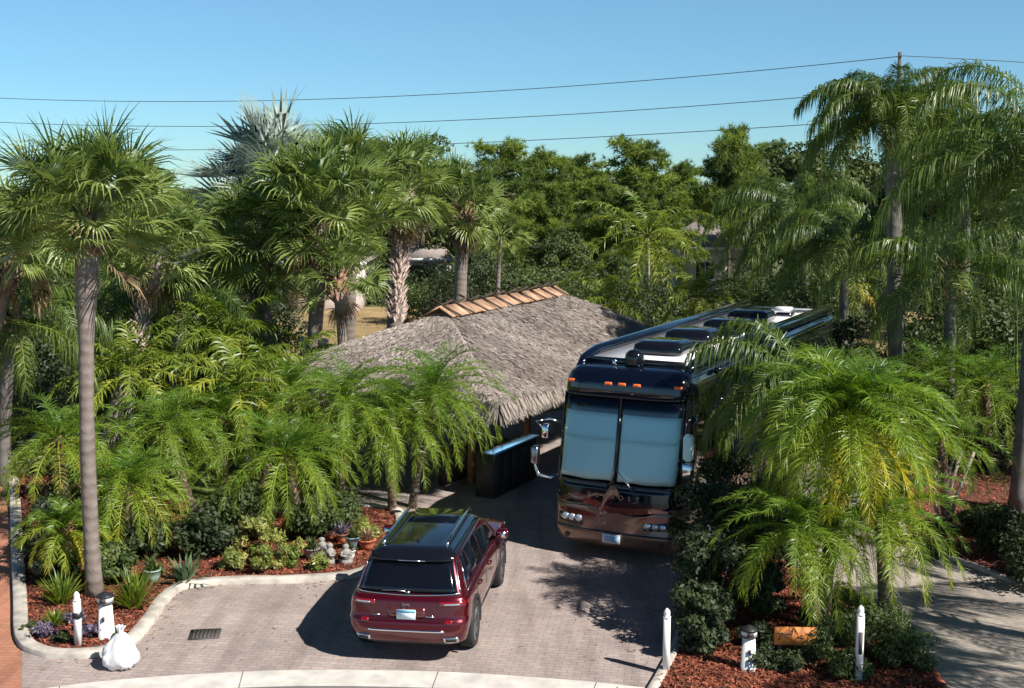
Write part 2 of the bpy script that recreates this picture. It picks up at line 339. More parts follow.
def trunk(root, r0, r1, top, m, rng, bend=.15, n=14, name='trunk', bulge=0, foot=1.25, bx=0, by=0):
    k = 14; t = np.linspace(0, 1, k)
    P = np.stack([bx + (top[0] - bx) * t ** 1.2 + bend * np.sin(t * 3.1) * rng.uniform(-1, 1), by + (top[1] - by) * t + bend * np.sin(t * 3.1) * rng.uniform(-.5, .5), -.08 + (top[2] + .08) * t], 1)
    r = r0 + (r1 - r0) * t + rng.normal(0, r0 * .03, k); r[0] *= foot; r[1] *= 1 + (foot - 1) * .3
    r = r + bulge * np.exp(-((t - .9) / .12) ** 2)
    mb = MB().tube(P, r, n); return mb.build(name, m, root, smooth=True)
def boots(root, rng, top, z0, z1, r, n=60, L=.3, name='leaf_bases', m='boot'):
    mb = MB()
    for i in range(n):
        z = rng.uniform(z0, z1); a = rng.uniform(0, 6.28); f = z / top[2]
        c = np.array([top[0] * f, top[1] * f, z]); h = np.array([math.cos(a), math.sin(a), 0]); s = np.array([-h[1], h[0], 0])
        l = L * rng.uniform(.6, 1.3); o = c + h * r * .75; tp = o + h * l * .55 + np.array([0, 0, l * rng.uniform(.3, .9)]); wd = .05
        mb.add([o - s * wd, o + s * wd, o - h * .03 - np.array([0, 0, .12]), tp + s * .03, tp - s * .03], [(0, 1, 3, 4)], [(1, 2, 3), (2, 0, 4), (2, 4, 3)], rng.uniform(0, 1))
    return mb.build(name, M[m], root)
CNT = {}
def rg(seed): return np.random.default_rng(seed)
def feather_palm(name, label, cat, group, bpx, D, cpx, cpy, kind, rad, seed, nf=None, old=.0, tm=None, hang=None, tr=None, seg3=True, qs=95):
    b = base(bpx, D); c = W(cpx, cpy, D); rng = rg(seed)
    root = empty(name, b, 0, label, cat, group)
    top = np.array([c.x - b.x, 0., max(.25, c.z)])
    P = dict(pygmy=(48, .27, 58, .0125, .30, .09, M['pygmy'], M['bark_d']), queen=(26, .95, 110, .026, 2.0, .14, M['queen'], M['bark_q']),
             areca=(22, .5, 42, .040, .5, .055, M['areca'], M['bark_l']), date=(66, .40, 80, .016, .30, .14, M['pygmy'], M['bark_d']))[kind]
    n0, ll, nl, lw, hg, tr0, lm, tm0 = P
    nf = nf or n0; hg = hang if hang is not None else hg
    trunk(root, (tr or tr0) * 1.1, tr or tr0, top, tm or tm0, rng, bend=.04 * top[2] * .3)
    mb = MB(); ll = ll * (.7 + .3 * rad / dict(pygmy=1.2, queen=3.2, areca=2.0, date=1.9)[kind])
    for i in range(nf):
        f = (i + .5) / nf; az = i * 2.39996 + rng.normal(0, .2)
        el = R(84) - R(112 if kind != 'queen' else qs) * f ** .85 + rng.normal(0, .1)
        L = rad * rng.uniform(1.0, 1.3) * (1.05 + .15 * math.sin(f * 3.1)) * (.72 + .28 * min(1, f * 2.5) if kind in ('pygmy', 'date') else 1)
        dr = (R(78) + R(22) * f) if kind in ('pygmy', 'date') else (R(98) + R(20) * (1 - f) if kind == 'queen' else R(75))
        dr = min(dr * rng.uniform(.85, 1.2), el + R(88))
        tn = .05 + .32 * f + old * max(0, f - .42) * 1.45 + rng.normal(0, .06)
        frond(mb, rng, top + np.array([0, 0, rng.uniform(-.1, .08)]), az, el, L, dr, ll, nl if seg3 else int(nl * .75), lw * (1 if seg3 else 1.3), hg, lift=.32 if kind in ('pygmy', 'date') else (.05 if kind == 'queen' else .15),
              tint=float(np.clip(tn, 0, 1)), rach=.016 if kind == 'pygmy' else .026, seg3=seg3)
    mb.build('crown', lm, root)
    if kind in ('pygmy', 'date'):
        boots(root, rng, top, top[2] * .55, top[2] + .02, (tr or tr0) * 1.15, 50, .14)
    if kind == 'queen':
        boots(root, rng, top, top[2] - .9, top[2] + .1, (tr or tr0) * 1.1, 40, .5)
    return root
def fan_palm(label, bpx, D, cpx, cpy, rad, seed, bm_=None, bL=.34, elr=116, bul=.2, nf=34, m='sabal', group='cabbage palms in the gardens', tr=.17, bz=.9, name='cabbage_palm', dry=6, segs=34, boot=True):
    b = base(bpx, D); c = W(cpx, cpy, D); rng = rg(seed)
    root = empty(name, b, 0, label, 'palm tree', group)
    top = np.array([c.x - b.x, 0., c.z - .35 * rad])
    trunk(root, tr * 1.15, tr * .95, top, M['bark_s'], rng, bend=.1, bulge=tr * bul)
    mb = MB()
    for i in range(nf):
        f = (i + .5) / nf; az = i * 2.39996 + rng.normal(0, .25)
        el = R(86) - R(elr) * f + rng.normal(0, .15)
        s = rad * rng.uniform(.85, 1.12) * (1 - .22 * max(0, f - .6) / .4)
        fan(mb, rng, top + np.array([0, 0, .05]), az, el, s * .62, s * .52, segs, droop=R(22) * rng.uniform(.2, 1.8), tint=float(np.clip(.05 + .45 * f + rng.normal(0, .08), 0, 1)), hang=.42 if m == 'sabal' else .08, w=.9 if m == 'sabal' else 1, fuse=.38 if m == 'sabal' else .55)
    mb.build('crown', M[m], root)
    if dry:
        mb = MB()
        for i in range(dry):
            fan(mb, rng, top - np.array([0, 0, .15]), rng.uniform(0, 6.28), R(-40) + rng.normal(0, .2), rad * .4, rad * .45, 18, droop=R(45), tint=rng.uniform(.1, .9), hang=1.5, sp=1.2, w=.8)
        mb.build('dead_fronds', M['brown'], root)
    if boot: boots(root, rng, top, max(.2, top[2] - bz), top[2] + .12, tr * (1.0 + bul), int(80 * bz) + 40, bL, m=bm_ or 'boot')
    return root

# ------------------------------------------------------------------ foliage trees and shrubs
def clusters(rng, n, rx, ry, rz, fill=.35):
    v = unit(rng.normal(0, 1, (n, 3))); r = rng.uniform(fill, 1, (n, 1)) ** .6
    return v * r * np.array([rx, ry, rz])
def leaves(mb, rng, C, rad, m, size, asp=.5, spread=.25, tbase=.3, tvar=.25):
    for c in C:
        rr = rad * rng.uniform(.6, 1.25); v = unit(rng.normal(0, 1, (m, 3)))
        p = c + v * (rr * (1 - spread * rng.random((m, 1)) ** .7)) * np.array([1.1, 1.1, .75])
        nrm = unit(v + rng.normal(0, .7, (m, 3)) + np.array([0, 0, .4])); a = unit(np.cross(nrm, rng.normal(0, 1, (m, 3)))); b = np.cross(nrm, a)
        s = size * rng.uniform(.6, 1.3, (m, 1))
        V = np.stack([p - a * s, p + b * s * asp, p + a * s, p - b * s * asp], 1).reshape(-1, 3); i = np.arange(m) * 4
        ti = np.clip(tbase + rng.normal(0, tvar * .5) + rng.normal(0, tvar * .6, m), 0, 1)
        mb.add(V, np.stack([i, i + 1, i + 2, i + 3], 1), tint=np.repeat(ti, 4))
def needles(mb, rng, P, L, k, w, tb):
    n = len(P); d = unit(rng.normal(0, 1, (n, k, 3)) + np.array([0, 0, .55])); l = L * rng.uniform(.6, 1.2, (n, k, 1))
    a = unit(np.cross(d, rng.normal(0, 1, (n, k, 3)))) * w
    p = P[:, None, :]
    V = np.stack([p - a, p + a, p + d * l], 2).reshape(-1, 3); i = np.arange(n * k) * 3
    ti = np.repeat(np.clip(tb + rng.normal(0, .16, n), 0, 1), k * 3)
    mb.add(V, T=np.stack([i, i + 1, i + 2], 1), tint=ti)
def tree_proto(kind, seed, Ht, rad):
    rng = rg(seed); tk = MB(); cr = MB()
    if kind == 'pine':
        ln = Ht
        k = 10; t = np.linspace(0, 1, k); bend = np.stack([.25 * np.sin(t * 2.5) * rng.uniform(-1, 1), .2 * np.sin(t * 3) * rng.uniform(-1, 1), t * ln - .1], 1)
        tk.tube(bend, np.linspace(.17, .04, k), 8)
        nb = 54
        for i in range(nb):
            f0 = .5 if seed == 132 else .16; f = f0 + (1 - f0) * (i + rng.random()) / nb; az = i * 2.4 + rng.normal(0, .3)
            l = rad * (1.12 - f) ** .5 * rng.uniform(.65, 1.15); o = np.array([np.interp(f, t, bend[:, 0]), np.interp(f, t, bend[:, 1]), f * ln])
            s = np.linspace(0, 1, 6); up = rng.uniform(.05, .45)
            P = o + np.outer(s, [math.cos(az) * l, math.sin(az) * l, 0]) + np.outer(s ** 1.6, [0, 0, l * up])
            tk.tube(P, np.linspace(.05, .012, 6), 5)
            u = np.concatenate([np.full(int(14 + 16 * l / rad), c_) for c_ in (.42, .72, 1.0)]); m = len(u); off = np.repeat(rng.normal(0, .28, (3, 3)), m // 3, 0)
            Q = o + np.outer(u, [math.cos(az) * l, math.sin(az) * l, 0]) + np.outer(u ** 1.6, [0, 0, l * up]) + off + rng.normal(0, 1, (m, 3)) * np.array([.25, .25, .16])
            needles(cr, rng, Q, .36, 13, .026, rng.uniform(.1, .8))
        needles(cr, rng, np.array([bend[-1][0], bend[-1][1], ln]) + rng.normal(0, .25, (40, 3)), .3, 12, .022, .5)
        return tk, cr, 'pine'
    k = 7
    tk.tube([(0, 0, -.1), (.05, .02, Ht * .2), (.02, -.05, Ht * .42)], [.2, .15, .13], 9)
    C = clusters(rng, 46, rad * .9, rad * .9, Ht * .40) + np.array([0, 0, Ht * .55])
    for c in C[:14]: tk.tube([(.02, -.05, Ht * .38), (c[0] * .45, c[1] * .45, Ht * .45 + (c[2] - Ht * .45) * .4), tuple(c)], [.09, .055, .02], 5)
    leaves(cr, rng, C, rad * .27, 340, .13, .45, .45, .35, .45)
    return tk, cr, 'broad'
protos = {}
def make_tree(kind, var, label, name, px, D, toppy, cat='tree', group='trees in the tree line beyond the field', rz=None, wide=1.0, mt=None):
    key = (kind, var); Ht = 10 if kind == 'pine' else 8; rad = 3.3 if kind == 'pine' else 3.0
    if key not in protos:
        tk, cr, m = tree_proto(kind, 100 + var * 7 + len(kind), Ht, rad); a = tk.mesh('trunk', True); a.materials.append(M['bark_t'])
        b = cr.mesh('crown'); b.materials.append(M[mt or m]); protos[key] = (a, b)
    a, b = protos[key]; z = W(px, toppy, D).z; s = z / Ht
    root = empty(name, base(px, D), (px * 1.7) % 6.28 if rz is None else rz, label, cat, group)
    root.scale = (s * wide, s * wide, s)
    for nm, me in (('trunk', a), ('crown', b)):
        o = bpy.data.objects.new(nm, me); col.objects.link(o); o.parent = root
    return root
def shrub(label, loc, rx, rz, m, seed, name='shrub', cat='shrub', group=None, size=.05, n=14, per=150, asp=.5, stems=5, tb=.35, ry=None, lean=0):
    rng = rg(seed); root = empty(name, loc, 0, label, cat, group)
    C = clusters(rng, n, rx * .75, (ry or rx) * .75, rz * .42) + np.array([0, 0, rz * .52]); mb = MB()
    leaves(mb, rng, C, min(rx, rz) * .42, per, size, asp, .5, tb, .35)
    me = mb.mesh('foliage')
    co_ = np.zeros(len(me.vertices) * 3, np.float32); me.vertices.foreach_get('co', co_); co_ = co_.reshape(-1, 3); co_[:, 2] = np.maximum(co_[:, 2], .02); me.vertices.foreach_set('co', co_.ravel())
    me.materials.append(M[m]); o = bpy.data.objects.new('foliage', me); col.objects.link(o); o.parent = root
    st = MB()
    for i in range(stems):
        c = C[i % len(C)]; st.tube([(c[0] * .15, c[1] * .15, -.03), (c[0] * .5, c[1] * .5, c[2] * .5), tuple(c)], [.02, .016, .008], 5)
    st.build('stems', M['bark_t'], root); return root
def spiky(label, loc, L, n, m, seed, name, cat, up=(10, 85), w=.035, droop=25, group=None, tint=(.1, .9)):
    rng = rg(seed); mb = MB(); S = 4
    for i in range(n):
        az = i * 2.4 + rng.normal(0, .2); el = R(up[1] - (up[1] - up[0]) * (i / n) + rng.normal(0, 5)); l = L * rng.uniform(.75, 1.15)
        t = np.linspace(0, 1, S + 1); e = el - R(droop) * t ** 1.5; h = np.array([math.cos(az), math.sin(az), 0]); s = np.array([-h[1], h[0], 0])
        d = np.cos(e)[:, None] * h + np.sin(e)[:, None] * np.array([0, 0, 1.]); P = np.concatenate([[np.zeros(3)], np.cumsum(d[:-1] * l / S, 0)]) + np.array([*rng.normal(0, L * .06, 2), 0])
        ww = w * np.array([.7, 1, .85, .5, .02])[:, None]
        V = np.stack([P - s * ww, P + s * ww], 1).reshape(-1, 3)
        mb.add(V, [(2 * j, 2 * j + 1, 2 * j + 3, 2 * j + 2) for j in range(S)], tint=rng.uniform(*tint))
    o = mb.build(name, M[m], None, loc=loc); return tag(o, label, cat, group)
# ------------------------------------------------------------------ ground sheets
from mathutils.geometry import tessellate_polygon
def smooth(pts, k=6, closed=False):
    P = [np.array(tuple(p)[:2]) for p in pts]; n = len(P); out = []
    rngi = range(n) if closed else range(n - 1)
    for i in rngi:
        g = (lambda j: P[j % n]) if closed else (lambda j: P[min(max(j, 0), n - 1)])
        a, b, c, d = g(i - 1), g(i), g(i + 1), g(i + 2)
        for s in range(k):
            t = s / k; out.append(.5 * (2 * b + (c - a) * t + (2 * a - 5 * b + 4 * c - d) * t * t + (3 * b - a - 3 * c + d) * t ** 3))
    if not closed: out.append(P[-1])
    return out
def sheet(name, pts, z, m, kind='structure', depth=0):
    P = [(float(p[0]), float(p[1])) for p in pts]
    tri = tessellate_polygon([[Vector((x, y, 0)) for x, y in P]])
    V = [(x, y, z) for x, y in P]; T = []
    for a, b, c in tri:
        u, v = Vector(P[b]) - Vector(P[a]), Vector(P[c]) - Vector(P[a])
        T.append((a, b, c) if u.x * v.y - u.y * v.x > 0 else (a, c, b))
    o = MB().add(V, T=T).build(name, M[m]); tag(o, kind=kind); return o
def kerb(name, pts, wd, h, m, label, group=None):
    P = np.array([tuple(p)[:2] for p in pts]); T = np.gradient(P, axis=0); T = T / np.linalg.norm(T, axis=1)[:, None]; S = np.stack([-T[:, 1], T[:, 0]], 1)
    prof = [(-.5, -.05), (-.5, h * .8), (-.42, h), (.42, h), (.5, h * .8), (.5, -.05)]; k = len(prof)
    V = np.concatenate([np.concatenate([P + S * (a * wd), np.full((len(P), 1), z)], 1)[:, None] for a, z in prof], 1).reshape(-1, 3)
    Q = [(i * k + j, i * k + j + 1, (i + 1) * k + j + 1, (i + 1) * k + j) for i in range(len(P) - 1) for j in range(k - 1)]
    o = MB().add(V, Q, P=[list(range(k)), [(len(P) - 1) * k + j for j in range(k)][::-1]]).build(name, M[m]); return tag(o, label, 'kerb', group)
def px(*pts): return [G(a, b) for a, b in pts]
def inside(p, poly):
    x, y = p; c = False; n = len(poly)
    for i in range(n):
        x1, y1 = poly[i]; x2, y2 = poly[(i + 1) % n]
        if (y1 > y) != (y2 > y) and x < (x2 - x1) * (y - y1) / (y2 - y1) + x1: c = not c
    return c
sheet('ground', [(-900, -60), (900, -60), (900, 1500), (-900, 1500)], 0, 'ground')
sheet('dry_field', [(-60, 46), (60, 46), (80, 74), (-80, 74)], .004, 'field')
drive = px((-10, 760), (720, 760), (800, 640), (860, 520), (800, 430)) + [Vector((13, 36, 0)), Vector((4, 42, 0)), Vector((-6, 34, 0))] + px((335, 492), (290, 520), (150, 560), (22, 590))
drive[0] = G(22, 760)
sheet('driveway', drive, .008, 'paver')
sheet('neighbour_driveway', px((-400, 760), (22, 760), (22, 600), (15, 540), (0, 480), (-300, 480)), .006, 'redpaver')
sheet('patio', px((300, 508), (395, 512), (450, 478), (470, 455), (420, 440), (330, 470)), .012, 'patio')
sheet('side_driveway', smooth(px((1040, 590), (1180, 640), (1300, 800), (1040, 780), (955, 720), (915, 655), (850, 606), (790, 565), (750, 520), (760, 480), (850, 470), (930, 545), (975, 572)), 4, True), .012, 'greypaver')
# street and its concrete gutter, an arc of the turning circle
arc = smooth(px((-500, 800), (-100, 715), (40, 690), (150, 678), (290, 671), (420, 672), (520, 677), (640, 688), (800, 712), (1000, 760), (1300, 880)), 6)
arc_in = []
for i, p in enumerate(arc):
    t = arc[min(i + 1, len(arc) - 1)] - arc[max(i - 1, 0)]; t = t / np.linalg.norm(t); arc_in.append(p + np.array([t[1], -t[0]]) * .62)
sheet('gutter', arc + arc_in[::-1], .016, 'ribbon')
sheet('street', arc_in + [np.array((60, 2)), np.array((60, -40)), np.array((-60, -40)), np.array((-60, 2))], .014, 'asphalt')
jm = MB()
for i in range(4, len(arc), 9):
    a, b = arc[i], arc_in[i]; d = unit(b - a); s = np.array([-d[1], d[0]]) * .006
    jm.add([(*(a - s), .0185), (*(b - s), .0185), (*(b + s), .0185), (*(a + s), .0185)], [(0, 1, 2, 3)])
jm.build('gutter_joints', M['iron'])['kind'] = 'structure'
# beds
kl = smooth(px((14, 480), (17, 540), (20, 600), (23, 640), (42, 654), (70, 657), (104, 654), (130, 643), (149, 622), (163, 602), (184, 588), (230, 583), (290, 582), (345, 578), (372, 570), (392, 556), (400, 535), (395, 512), (350, 508), (320, 508)), 6)
kerb('bed_kerb', kl, .24, .11, 'concrete', 'pale concrete kerb curving round the planting bed left of the red car')
bedl = kl + [np.array(tuple(G(240, 515))[:2]), np.array(tuple(G(150, 500))[:2]), np.array(tuple(G(60, 470))[:2])]
sheet('left_bed', bedl, .05, 'mulch')
sheet('lawn', px((150, 535), (260, 530), (330, 470), (260, 440), (120, 440)), .056, 'lawn')
kr = smooth(px((648, 700), (662, 676), (680, 640), (690, 600), (700, 560), (720, 520)), 6)
kerb('island_kerb', kr, .16, .09, 'concrete', 'thin pale kerb on the shaded driveway side of the island bed')
kr2 = smooth(px((960, 730), (945, 692), (918, 655), (880, 624), (850, 606), (800, 570), (760, 530)), 6)
kerb('island_kerb', kr2, .12, .06, 'terra', 'reddish edging between the island bed and the side driveway')
bedr = kr + kr2[::-1]
sheet('island_bed', bedr, .05, 'mulch')
kf = smooth(px((900, 500), (905, 540), (940, 556), (985, 572), (1030, 592), (1090, 630), (1140, 680)), 6)
kerb('far_bed_kerb', kf, .16, .08, 'concrete', 'curved kerb between the side driveway and the shaded bed at right')
bedf = kf + [np.array(tuple(p)[:2]) for p in px((1250, 640), (1200, 480), (1000, 455), (905, 462))]
sheet('right_bed', bedf, .05, 'mulch')
def chips(poly, n, seed, name):
    rng = rg(seed); P = np.array([tuple(p)[:2] for p in poly]); lo, hi = P.min(0), P.max(0); pts = []; pl = [tuple(p) for p in P]
    while len(pts) < n:
        for c in rng.uniform(lo, hi, (2000, 2)):
            if c[1] < 33 and inside(c, pl): pts.append(c)
    c = np.array(pts[:n]); k = len(c); a = rng.uniform(0, 6.28, k); l = rng.uniform(.015, .05, k); w_ = rng.uniform(.006, .014, k)
    d = np.stack([np.cos(a), np.sin(a), rng.normal(0, .35, k)], 1) * l[:, None]; s = np.stack([-np.sin(a), np.cos(a), rng.normal(0, .4, k)], 1) * w_[:, None]
    b = np.concatenate([c, rng.uniform(.055, .085, (k, 1))], 1); i = np.arange(k) * 4
    MB().add(np.stack([b - d - s, b + d - s, b + d + s, b - d + s], 1).reshape(-1, 3), np.stack([i, i + 1, i + 2, i + 3], 1), tint=np.repeat(rng.random(k), 4)).build(name, M['chips'])['kind'] = 'stuff'
chips(bedl, 30000, 1, 'mulch_chips'); chips(bedr, 24000, 2, 'mulch_chips'); chips(bedf, 12000, 3, 'mulch_chips')
# short grass behind the beds and scruffy ground cover
rng = rg(5); k = 60000
c = np.stack([rng.uniform(-14, 20, k), rng.uniform(27, 60, k)], 1); dp = [tuple(p)[:2] for p in drive]
c = np.array([q for q in c if not inside(q, dp)]); k = len(c); a = rng.uniform(0, 6.28, k)
s = np.stack([np.cos(a), np.sin(a), 0 * a], 1) * .012; b = np.concatenate([c, np.full((k, 1), .0)], 1); tp = b + np.stack([rng.normal(0, .04, k), rng.normal(0, .04, k), rng.uniform(.06, .16, k)], 1); i = np.arange(k) * 3
MB().add(np.stack([b - s, b + s, tp], 1).reshape(-1, 3), T=np.stack([i, i + 1, i + 2], 1), tint=np.repeat(rng.random(k), 3)).build('grass', M['grass'])['kind'] = 'stuff'
rng = rg(21); k = 700; q = [kl[i] for i in rng.integers(30, len(kl) - 12, 420)] + [kr[i] for i in rng.integers(0, len(kr), 130)]
q = np.array(q) + rng.normal(0, .22, (len(q), 2)); q = np.concatenate([q, np.stack([rng.uniform(-5, 4, 260), rng.uniform(18.5, 30, 260)], 1)]); bl_ = [tuple(p) for p in bedl]
q = np.array([c for c in q if not inside(c, bl_) and not inside(c, [tuple(p) for p in bedr])]); k = len(q); a = rng.uniform(0, 6.28, k); l = rng.uniform(.02, .09, k)[:, None]
d = np.stack([np.cos(a), np.sin(a), rng.uniform(-.05, .15, k)], 1) * l; s = np.stack([-np.sin(a), np.cos(a), rng.normal(0, .2, k)], 1) * rng.uniform(.005, .016, k)[:, None]; b = np.concatenate([q, np.full((k, 1), .024)], 1); i = np.arange(k) * 4
MB().add(np.stack([b - d, b + s, b + d, b - s], 1).reshape(-1, 3), np.stack([i, i + 1, i + 2, i + 3], 1), tint=np.repeat(rng.random(k), 4)).build('fallen_leaves', M['brown'])['kind'] = 'stuff'
# drain cover
g = G(205, 635); dr = empty('drain_cover', (g.x, g.y, .008), R(8), 'dark cast iron drain cover set in the driveway pavers', 'drain cover')
MB().box((0, 0, .005), (.50, .46, .02)).build('frame', M['iron'], dr)
mb = MB()
for i in range(7): mb.box((-.18 + i * .06, 0, .018), (.03, .38, .012))
mb.build('grating', M['iron'], dr)

# ------------------------------------------------------------------ lofted vehicle bodies
def half(W_, y0, dep, n, k=17):
    ph = np.linspace(-math.pi / 2, math.pi / 2, k); s = np.sin(ph); c_ = np.abs(np.cos(ph))
    return W_ * np.sign(s) * np.abs(s) ** (2 / n), y0 + dep * (1 - c_ ** (2 / n))
def loft(mb, L, ny=14, sub=3, n=3.6):
    L = np.array(L, float); zi = np.linspace(0, len(L) - 1, (len(L) - 1) * sub + 1)
    LL = np.stack([np.interp(zi, range(len(L)), L[:, k]) for k in range(6)], 1); V = []
    for z, W_, y0, d0, y1, d1 in LL:
        x, y = half(W_, y0, d0, n); sy = np.linspace(y[-1], y1 - d1, ny + 2)[1:-1]
        fx, fy = half(W_, 0, d1, n); V.append(np.concatenate([np.stack([x, y], 1), np.stack([np.full(ny, W_), sy], 1), np.stack([-fx, y1 - fy], 1), np.stack([np.full(ny, -W_), sy[::-1]], 1)]))
        V[-1] = np.concatenate([V[-1], np.full((len(V[-1]), 1), z)], 1)
    m = len(V[0]); k = len(V); Q = [(i * m + j, i * m + (j + 1) % m, (i + 1) * m + (j + 1) % m, (i + 1) * m + j) for i in range(k - 1) for j in range(m)]
    return mb.add(np.concatenate(V), Q, P=[list(range(m))[::-1], [(k - 1) * m + j for j in range(m)]])
def endpt(L, x, z, off=0, n=3.6):       # a point on the y-min end of a loft
    L = np.array(L, float); W_, y0, d = [np.interp(z, L[:, 0], L[:, k]) for k in (1, 2, 3)]
    u = min(.9999, abs(x) / W_); return (x, y0 + d * (1 - (1 - u ** n) ** (1 / n)) - off, z)
def endpanel(mb, L, outline, off, nx=10, nz=6, th=.02):   # outline: (xl(v), xr(v), z(u,v)) callables on the end of a loft
    xl, xr, zz = outline; V = []
    for o_ in (off, off - th):
        for j in range(nz + 1):
            for i in range(nx + 1):
                v = j / nz; u = i / nx; x = xl(v) + (xr(v) - xl(v)) * u; V.append(endpt(L, x, zz(u, v), o_))
    m = nx + 1; N = m * (nz + 1); Q = [(j * m + i, j * m + i + 1, (j + 1) * m + i + 1, (j + 1) * m + i) for j in range(nz) for i in range(nx)]
    rim = [i for i in range(m)] + [j * m + nx for j in range(1, nz + 1)] + [nz * m + i for i in range(nx - 1, -1, -1)] + [j * m for j in range(nz - 1, 0, -1)]
    Q += [(rim[(k + 1) % len(rim)], rim[k], rim[k] + N, rim[(k + 1) % len(rim)] + N) for k in range(len(rim))]
    return mb.add(V, Q)
def sidept(L, s, y, z, off=0):
    L = np.array(L, float); return (s * (np.interp(z, L[:, 0], L[:, 1]) + off), y, z)
def sidepanel(mb, L, s, poly, off=.004, th=.012):   # poly: list of (y,z) convex; sampled as fan by rows
    ys = [p[0] for p in poly]; zs = [p[1] for p in poly]; nz = 6; rows = []
    z0, z1 = min(zs), max(zs)
    for j in range(nz + 1):
        z = z0 + (z1 - z0) * j / nz; z_ = min(max(z, z0 + 1e-4), z1 - 1e-4); xs = []
        for i in range(len(poly)):
            (a, b), (c_, d) = poly[i], poly[(i + 1) % len(poly)]
            if (b - z_) * (d - z_) <= 0 and b != d: xs.append(a + (c_ - a) * (z_ - b) / (d - b))
        rows.append((min(xs), max(xs), z))
    V = []
    for o_ in (off, off - th):
        for a, b, z in rows:
            V += [sidept(L, s, a, z, o_), sidept(L, s, b, z, o_)]
    N = 2 * (nz + 1); Q = [(2 * j, 2 * j + 1, 2 * j + 3, 2 * j + 2) for j in range(nz)]
    rim = [2 * j for j in range(nz + 1)] + [2 * j + 1 for j in range(nz, -1, -1)]
    Q += [(rim[k], rim[(k + 1) % len(rim)], rim[(k + 1) % len(rim)] + N, rim[k] + N) for k in range(len(rim))]
    return mb.add(V, Q)
def cut(o, cutters):
    for c_ in cutters:
        md = o.modifiers.new('b', 'BOOLEAN'); md.operation = 'DIFFERENCE'; md.solver = 'EXACT'; md.object = c_
    bpy.context.view_layer.update()
    ev = o.evaluated_get(bpy.context.evaluated_depsgraph_get()); me = bpy.data.meshes.new_from_object(ev)
    o.modifiers.clear(); o.data = me
    for c_ in cutters: bpy.data.objects.remove(c_, do_unlink=True)
def wheel(parent, x, y, r, wd, spokes=7, rim='alloy'):
    wo = empty('wheel', (x, y, r)); wo.parent = parent; s = 1 if x > 0 else -1
    def ring(prof, n=36):
        mb = MB(); a = np.arange(n) * 2 * math.pi / n
        V = np.concatenate([np.stack([np.full(n, s * xx), rr * np.cos(a), rr * np.sin(a)], 1) for rr, xx in prof]); m = len(prof)
        Q = [(i * n + j, i * n + (j + 1) % n, (i + 1) * n + (j + 1) % n, (i + 1) * n + j) for i in range(m - 1) for j in range(n)]
        return mb.add(V, Q)
    h = wd / 2
    ring([(r * .70, h * .8), (r * .76, h), (r * .93, h), (r, h * .7), (r, -h * .7), (r * .93, -h), (r * .7, -h)]).build('tyre', M['rubber'], wo, smooth=False)
    mb = ring([(r * .70, h * .78), (r * .70, h * .95), (r * .63, h * .95), (r * .62, h * .2), (.001, h * .15)])
    for i in range(spokes):
        a = i * 2 * math.pi / spokes
        for da in (-.13, .13):
            c_, s_ = math.cos(a + da), math.sin(a + da); p = np.array([0, c_, s_]); q = np.array([0, -s_, c_]) * .022
            X = np.array([s, 0, 0]); V = [p * .06 - q + X * h * .75, p * .06 + q + X * h * .75, p * r * .66 + q + X * h * .92, p * r * .66 - q + X * h * .92]
            V += [v - X * .03 for v in V]; mb.add(V, [(0, 1, 2, 3), (0, 3, 7, 4), (1, 5, 6, 2)])
    a = np.arange(12) * math.pi / 6
    mb.add(np.concatenate([np.stack([np.full(12, s * h * .7), .075 * np.cos(a), .075 * np.sin(a)], 1), np.stack([np.full(12, s * h * .85), .06 * np.cos(a), .06 * np.sin(a)], 1)]), [(j, (j + 1) % 12, 12 + (j + 1) % 12, 12 + j) for j in range(12)], P=[[12 + j for j in range(12)]])
    mb.build('rim', M[rim], wo); return wo
def text(s, size, m, parent, loc, rot, name='lettering', ext=.004, space=1.0):
    cu = bpy.data.curves.new('t', 'FONT'); cu.body = s; cu.size = size; cu.extrude = ext; cu.align_x = 'CENTER'; cu.align_y = 'CENTER'; cu.space_character = space
    o = bpy.data.objects.new('t', cu); col.objects.link(o); bpy.context.view_layer.update()
    me = bpy.data.meshes.new_from_object(o.evaluated_get(bpy.context.evaluated_depsgraph_get())); bpy.data.objects.remove(o, do_unlink=True)
    me.materials.clear(); me.materials.append(M[m]); n = bpy.data.objects.new(name, me); col.objects.link(n); n.parent = parent; n.location = loc; n.rotation_euler = rot; return n

